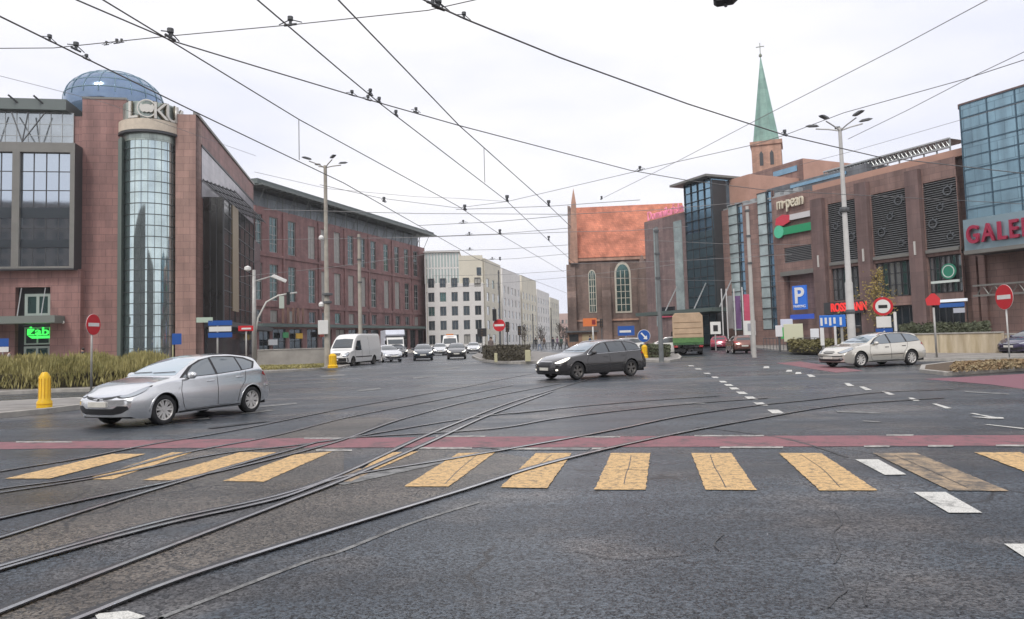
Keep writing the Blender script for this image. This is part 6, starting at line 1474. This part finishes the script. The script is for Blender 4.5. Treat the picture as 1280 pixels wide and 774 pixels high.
# bare trees with a few leaves
def bare_tree(px, py, ptop, label, seed, leafm, n_leaf=700, spread=.22, group='slim street trees losing their leaves'):
    p = G(px, py, .13); H = topz(p, *ptop) - .13; rng = random.Random(seed); mb = MB(); tips = []
    t = thing('tree', p, 0, label, 'tree', group)
    mb.tube([(0, 0, 0), (.05, .02, H * .35), (-.04, 0, H * .7), (0, 0, H * .95)], [.10, .075, .045, .012], 8)
    for k in range(34):
        z = H * rng.uniform(.25, .92); a = rng.uniform(0, 6.28); ln = H * spread * (1.15 - z / H) * rng.uniform(.7, 1.5)
        e = Vector((math.cos(a) * ln, math.sin(a) * ln, z + ln * 1.4)); m_ = Vector((math.cos(a) * ln * .5, math.sin(a) * ln * .5, z + ln * .5)); mb.tube([(0, 0, z), m_, e], [.03, .018, .006], 5); tips += [m_, e]
        for j in range(3):
            b = rng.uniform(0, 6.28); e2 = m_ + Vector((math.cos(b), math.sin(b), 1.2)) * ln * .35; mb.tube([m_, e2], [.012, .004], 4); tips.append(e2)
    mb.build('trunk', mat('bark', (.10, .08, .06), .9, noise=.3), t)
    c = MB()
    for k in range(n_leaf):
        o = rng.choice(tips) + Vector((rng.gauss(0, .16), rng.gauss(0, .16), rng.gauss(0, .25))); a = rng.uniform(0, 6.28); s = rng.uniform(.05, .10)
        u = Vector((math.cos(a), math.sin(a), rng.uniform(-.5, .5))) * s; v = Vector((-math.sin(a) * .3, math.cos(a) * .3, 1)) * s * .6; j = len(c.v)
        c.v += [tuple(o - u), tuple(o - v), tuple(o + u), tuple(o + v)]; c.f.append((j, j + 1, j + 2, j + 3))
    c.build('crown', leafm, t)
L_YEL = mat('yellow_leaves', (.26, .20, .06), .8, noise=.4, col2=(.40, .30, .10))
bare_tree(1101, 437, (1104, 340), 'slim autumn tree with yellow leaves right of the red lettering', 11, L_YEL, 900)
bare_tree(1057, 438, (1057, 392), 'thin yellowing tree beside the tall white lamp', 12, L_YEL, 160)
for i, (px, py, pt) in enumerate(((656, 436, 408), (676, 435, 410), (700, 434, 405), (707, 433, 410))):
    bare_tree(px, py, (px, pt), 'small bare dark tree in the far street, number %d from the left of the pedestrians' % (i + 1) if False else ['small dark tree left of the far pedestrians', 'small dark tree behind the far pedestrians', 'small dark tree right of the far pedestrians', 'small dark tree closest to the church corner'][i], 20 + i, mat('dark_leaves', (.06, .05, .04), .9), 250, .35, 'small dark trees in the far street')
# market kiosk and railings at the foot of the church
p = G(722, 434, .13); k = p.y / FPX
t = thing('kiosk', p, facing(p), 'brown market kiosk with dark flat roof at the foot of the church', 'kiosk')
MB().box(-1.6, 3.2, 0, 3, 0, 2.4).build('kiosk_body', mat('kiosk_brown', (.30, .18, .12), .8, noise=.2), t); MB().box(-1.9, 3.5, -.6, 3.2, 2.4, 2.65).build('roof', S_DK, t); MB().box(-1.3, .2, -.05, -.003, .9, 2.1).build('counter_window', B_RECESS, t); MB().box(.8, 2.8, -.05, -.003, .9, 2.1).build('counter_window', mat('kiosk_sand', (.42, .33, .2), .8), t)
def railing(a, b, h, label, z=.13, n=16):
    A_, B_ = G(*a, z), G(*b, z); mb = MB()
    for k in range(n + 1): q = A_.lerp(B_, k / n); mb.tube([q, q + Vector((0, 0, h))], .025, 5)
    mb.tube([A_ + Vector((0, 0, h)), B_ + Vector((0, 0, h))], .03, 5); mb.tube([A_ + Vector((0, 0, h * .5)), B_ + Vector((0, 0, h * .5))], .02, 5)
    o = mb.build('railing', S_DK); tag(o, label, 'railing'); return o
railing((662, 438.5), (720, 437), 1.0, 'dark railing in front of the far pedestrians'); railing((955, 437.5), (1030, 440), 1.0, 'low pale railing before the mall entrance')
# ------------------------------------------------------------------ people
SK = mat('skin', (.50, .30, .22), .6); HAIR = mat('dark_hair', (.04, .03, .025), .8)
def person(px, py, h, top, legs, label, rz, step=.25, seed=0, z=.13, hair=HAIR, bag=False, p=None):
    p = p or G(px, py, z); s = h / 1.75
    t = thing('person', p, rz, label, 'person')
    V = [(0,0,.95),(0,0,1.15),(0,0,1.38),(0,0,1.50),(0,.02,1.58),(0,.02,1.66),
         (.10,0,.90),(.11,step,.50),(.11,step*.9,.08),(.11,step*.9+.16,.04),
         (-.10,0,.90),(-.11,-step*.5,.50),(-.11,-step*1.4,.10),(-.11,-step*1.4+.15,.04),
         (.19,0,1.40),(.24,-.05,1.13),(.23,.08,.90),(.23,.11,.82),
         (-.19,0,1.40),(-.24,.05,1.13),(-.23,.16,.92),(-.23,.19,.84)]
    R = [.15,.145,.16,.07,.085,.10,.09,.065,.045,.04,.09,.065,.045,.04,.07,.05,.035,.03,.07,.05,.035,.03]
    E = [(0,1),(1,2),(2,3),(3,4),(4,5),(0,6),(6,7),(7,8),(8,9),(0,10),(10,11),(11,12),(12,13),(2,14),(14,15),(15,16),(16,17),(2,18),(18,19),(19,20),(20,21)]
    for (w, sx) in ((17, 1), (21, -1)):
        hx, hy, hz = V[w]
        for k in range(4): V.append((hx, hy - .02 + k * .018, hz - .075 - .012 * (k in (1, 2)))); R.append(.009); E.append((w, len(V) - 1))
        V.append((hx, hy + .045, hz - .03)); R.append(.01); E.append((w, len(V) - 1))
    me = bpy.data.meshes.new('body'); me.from_pydata([(x * s, y * s, z_ * s) for x, y, z_ in V], E, [])
    o = bpy.data.objects.new('body', me); COL.objects.link(o); o.parent = t
    o.modifiers.new('skin', 'SKIN')
    for i, sv in enumerate(me.skin_vertices[0].data): sv.radius = (R[i] * s, R[i] * s * (.8 if i in (0, 1, 2) else 1)); sv.use_root = (i == 0)
    ss = o.modifiers.new('ss', 'SUBSURF'); ss.levels = ss.render_levels = 1
    # clothes by height: skin above collar, top, trousers
    m = bpy.data.materials.new('clothes'); m.use_nodes = True; q = m.node_tree; b = q.nodes['Principled BSDF']; b.inputs['Roughness'].default_value = .9
    tcn = q.nodes.new('ShaderNodeTexCoord'); sx = q.nodes.new('ShaderNodeSeparateXYZ'); q.links.new(tcn.outputs['Object'], sx.inputs[0])
    r = q.nodes.new('ShaderNodeValToRGB'); r.color_ramp.interpolation = 'CONSTANT'; e = r.color_ramp.elements; e[0].position = 0; e[0].color = (.02, .02, .02, 1)
    e[1].position = .05; e[1].color = (*legs, 1); k = e.new(.49); k.color = (*top, 1); k = e.new(.85); k.color = (.50, .30, .22, 1)
    dv = q.nodes.new('ShaderNodeMath'); dv.operation = 'DIVIDE'; dv.inputs[1].default_value = h; q.links.new(sx.outputs['Z'], dv.inputs[0]); q.links.new(dv.outputs[0], r.inputs['Fac']); q.links.new(r.outputs['Color'], b.inputs['Base Color'])
    me.materials.append(m)
    for pl in me.polygons: pl.use_smooth = True
    hb = MB(); hb.lathe([(0, .13), (.06, .115), (.1, .06), (.112, 0), (.1, -.06), (.07, -.09)], 12); hb.v = [(x * s, (y - .02) * s, (z_ + 1.66) * s) for x, y, z_ in hb.v]; hb.build('hair', hair, t, smooth=True)
    return t
pl = [(103, 464, 'person in dark coat walking behind the left hedge', (.05, .05, .06), (.1, .1, .12), 1.9), (11, 465, 'person in pale jacket behind the hedge at the left edge', (.45, .42, .4), (.05, .05, .06), -1.2)]
for i, (px, py, lb, a, b, rz) in enumerate(pl): person(px, py, 1.78, a, b, lb, rz)
cr = [(670, 437.2, (.03, .03, .03), (.03, .03, .04), 'person in black coat, leftmost of the far pedestrians'), (675, 438.3, (.60, .58, .55), (.18, .22, .32), 'person in white top and blue jeans among the far pedestrians'),
      (680.5, 437, (.12, .08, .06), (.03, .03, .04), 'person in brown jacket right of the one in white'), (691.5, 436.5, (.04, .04, .06), (.04, .04, .05), 'person in dark navy jacket in the far street'), (697, 437, (.22, .14, .2), (.04, .04, .06), 'person in mauve coat in the far street'),
      (702, 436.5, (.05, .10, .08), (.03, .03, .03), 'person in dark green jacket in the far street'), (709, 437, (.10, .06, .06), (.05, .05, .07), 'person in maroon jacket near the kiosk'), (614, 446.6, (.16, .13, .12), (.08, .07, .07), 'person in grey-brown coat crossing left of the planted island'),
      (738, 437, (.04, .07, .14), (.04, .04, .05), 'person in blue jacket beside the kiosk')]
for i, (px, py, a, b, lb) in enumerate(cr): person(px, py, 1.72 + .05 * math.sin(i * 2), a, b, lb, i * 1.3)

# ------------------------------------------------------------------ overhead wires
WIRE = mat('wire_metal', (.19, .185, .18), .6, metal=.3); WIREL = mat('wire_pale', (.30, .29, .29), .6, metal=.4)
def wire(label, pts, z, r, m=WIRE, clamps=(), z2=None, cat='overhead wire'):
    """a wire hung at a constant height (or running between two heights); clamps are its fittings"""
    n = len(pts); P = []
    for i, (a, b) in enumerate(pts):
        zz = z if z2 is None else z + (z2 - z) * i / (n - 1); P.append(G(a, b, zz))
    for e, f in ((0, 1), (-1, -2)):              # carry on past the edge of the view
        if pts[e][0] < 0 or pts[e][0] > 1280 or pts[e][1] < 0: v = (P[e] - P[f]); P[e] = P[e] + v.normalized() * 25
    o = MB().tube(P, r * .68, 5).build('overhead_wire', m, None, smooth=True); tag(o, label, cat, 'overhead wires over the junction')
    for (a, b, zz, sc) in clamps:
        q = G(a, b, zz); d = (P[-1] - P[0]).normalized(); rz = math.atan2(d.y, d.x)
        sc *= .5; c = MB(); c.tube([(-.16, 0, 0), (.16, 0, .0)], [.035, .03], 6); c.tube([(0, 0, -.02), (0, 0, .16)], .04, 6); c.lathe([(0, .10), (.07, .11), (.07, .2), (0, .21)], 8); c.tube([(-.3, 0, .03), (0, 0, .13), (.3, 0, .03)], .014, 5)
        c.v = [(x * sc, y * sc, z_ * sc) for x, y, z_ in c.v]; c.build('insulator', S_DK, o, smooth='auto'); ob = o.children[-1]; ob.location = q; ob.rotation_euler = (0, 0, rz)
    return o
ZC = 5.7
wire('contact wire running from the left edge under the dome to the far street', [(-60, -8), (0, 20.5), (240, 138), (430, 229), (595, 323), (710, 367)], ZC, .017, clamps=[(62, 51, ZC, .8), (95, 62, ZC, 1), (108, 74, ZC, .7), (480, 252, ZC, 1.3), (625, 325, ZC, 1.5)])
wire('contact wire from the top left corner to the far street, crossing the span wire', [(90, -23), (129, 0), (213, 51), (374, 149.5), (573, 258), (625, 293), (705, 340)], ZC, .015, clamps=[(213, 47, ZC, 1.2), (581, 262, ZC, 1.5), (625, 292, ZC, 1.6)])
wire('curving contact wire that bends right from the top left towards the mall', [(60, -18), (96, 0), (215, 51), (330, 86), (430, 116), (574, 157), (700, 190), (788, 213), (862, 226), (960, 238), (1280, 255)], ZC, .015, clamps=[(440, 119, ZC, .8), (460, 125, ZC, .8), (520, 140, ZC, .8)])
wire('contact wire from the top centre-left down towards the church', [(290, -31), (322, 0), (430, 92), (477, 131), (632, 250), (687, 302), (720, 330)], ZC, .015, clamps=[(463, 118, ZC, .9), (474, 128, ZC, .9), (495, 144, ZC, .9), (634, 251, ZC, 1.6), (686, 300, ZC, 1.6)])
wire('straight contact wire from the top centre down to the church gable', [(395, -32), (423, 0), (574, 157), (687, 258), (714, 284)], ZC, .015, clamps=[(686, 257, ZC, 1.6)])
wire('thick wire from the top centre across to the tower and the mall roof', [(480, -26), (536, 3), (582, 24), (700, 72), (860, 130), (981, 169), (1097, 196), (1280, 217)], ZC, .018, clamps=[(541, 5, ZC, 1.1), (548, 10, ZC, 1.2), (580, 23, ZC, .8), (981, 169, ZC, 1.1)])
wire('span wire across the top left of the sky', [(-60, 62), (0, 60.5), (67, 60), (213, 45), (365, 31), (535, 13), (620, -6)], ZC + .25, .010, clamps=[(133, 56, ZC + .25, .5), (146, 54, ZC + .25, .6), (152, 53, ZC + .25, .5), (363, 31, ZC + .2, 1.1)])
wire('span wire sweeping from the right edge past the spire to the far left', [(1340, 55), (1280, 75), (1206, 99), (1055, 141), (981, 169), (942, 181), (830, 206), (801, 213), (634, 252), (572, 260), (477, 248), (400, 231)], ZC + .3, .011, clamps=[(800, 213, ZC + .3, 1.1)])
wire('pale stay wire from the top right corner to the church roof', [(1290, -32), (1234, 0), (1122, 60), (967, 139), (850, 200), (755, 247)], ZC + .5, .010, WIREL, clamps=[(752, 249, ZC + .5, 1.0)])
wire('pale stay wire from the right edge to the tall white lamp', [(1340, 40), (1280, 65), (1217, 95), (1136, 137), (1060, 174)], ZC + .8, .011, WIREL)
wire('thin stay wire from the right edge over the blue glass box', [(1340, 108), (1280, 127), (1070, 188), (1000, 206)], ZC + .8, .008, WIREL)
wire('faint stay wire above the dome at the left', [(-40, 84), (0, 95), (130, 128), (320, 195)], 9.0, .010, WIREL)
wire('pale span wire crossing before the plum office roof', [(318, 215), (410, 236), (520, 246), (572, 248), (634, 252)], 9, .014, WIREL)
for i, (a, b, y0, y1) in enumerate(((522, 712, 282, 269), (532, 714, 296, 285), (533, 714, 314, 306), (573, 714, 326, 317), (570, 800, 262, 250), (330, 712, 262, 268), (322, 714, 300, 290), (300, 533, 346, 318), (540, 714, 345, 338), (560, 850, 360, 330), (714, 990, 330, 318), (714, 1000, 345, 352), (800, 1010, 300, 306), (714, 860, 290, 283), (714, 940, 268, 252))):
    wire(['upper', 'second', 'third', 'fourth', 'church ridge', 'high left', 'office block', 'low left', 'low middle', 'low long', 'mall', 'lower mall', 'glass tower', 'orange roof', 'roof edge'][i] + ' faint span wire over the far street', [(a, y0), ((a + b) / 2, (y0 + y1) / 2 + 2), (b, y1)], 7.2 if y0 < 330 else 6.2, .019, WIRE if i in (0, 1, 2, 3) else WIREL, clamps=[(a + (b - a) * .3, y0 + (y1 - y0) * .3 + 1, 7.2 if y0 < 330 else 6.2, 1.5)] if i < 4 else ())
def dropper(pt, pb, z, label):
    q = G(*pb, z); zt = topz(q, *pt); o = MB().tube([q, Vector((q.x, q.y, zt))], .009, 5).build('dropper_wire', WIRE); tag(o, label, 'overhead wire', 'overhead wires over the junction')
dropper((374, 150), (374, 200), ZC, 'short upright dropper wire at the left'); dropper((603, 184), (606, 228), ZC, 'upright dropper wire over the street centre')
# lantern hanging at the top edge of the picture
q = G(907, 3, 8.2); t = thing('hanging_lantern', q, facing(q), 'dark street lantern hanging over the junction at the top edge', 'lantern')
MB().prism([(-.24, .04), (-.17, -.02), (.14, -.02), (.26, .08), (.22, .12), (-.2, .14)], -.14, .14, 'y').build('housing', S_BLKT, t, bevel=.02); MB().lathe([(0, -.1), (.03, -.09), (.03, -.02), (0, -.02)], 10).build('sensor', S_DK, t, loc=(.0, 0, 0)); MB().tube([(0, 0, .1), (0, 0, 2)], .01, 5).build('cable', S_DK, t)
# ------------------------------------------------------------------ damp autumn air
hz = MB().box(-420, 420, -130, 620, -1, 75).build('haze', bpy.data.materials.new('haze_air')); hz['kind'] = 'stuff'
_m = hz.data.materials[0]; _m.use_nodes = True; _t = _m.node_tree; _t.nodes.clear()
_v = _t.nodes.new('ShaderNodeVolumePrincipled'); _v.inputs['Density'].default_value = .00028; _v.inputs['Color'].default_value = (.97, .97, 1, 1); _v.inputs['Anisotropy'].default_value = 0
_o = _t.nodes.new('ShaderNodeOutputMaterial'); _t.links.new(_v.outputs[0], _o.inputs['Volume'])
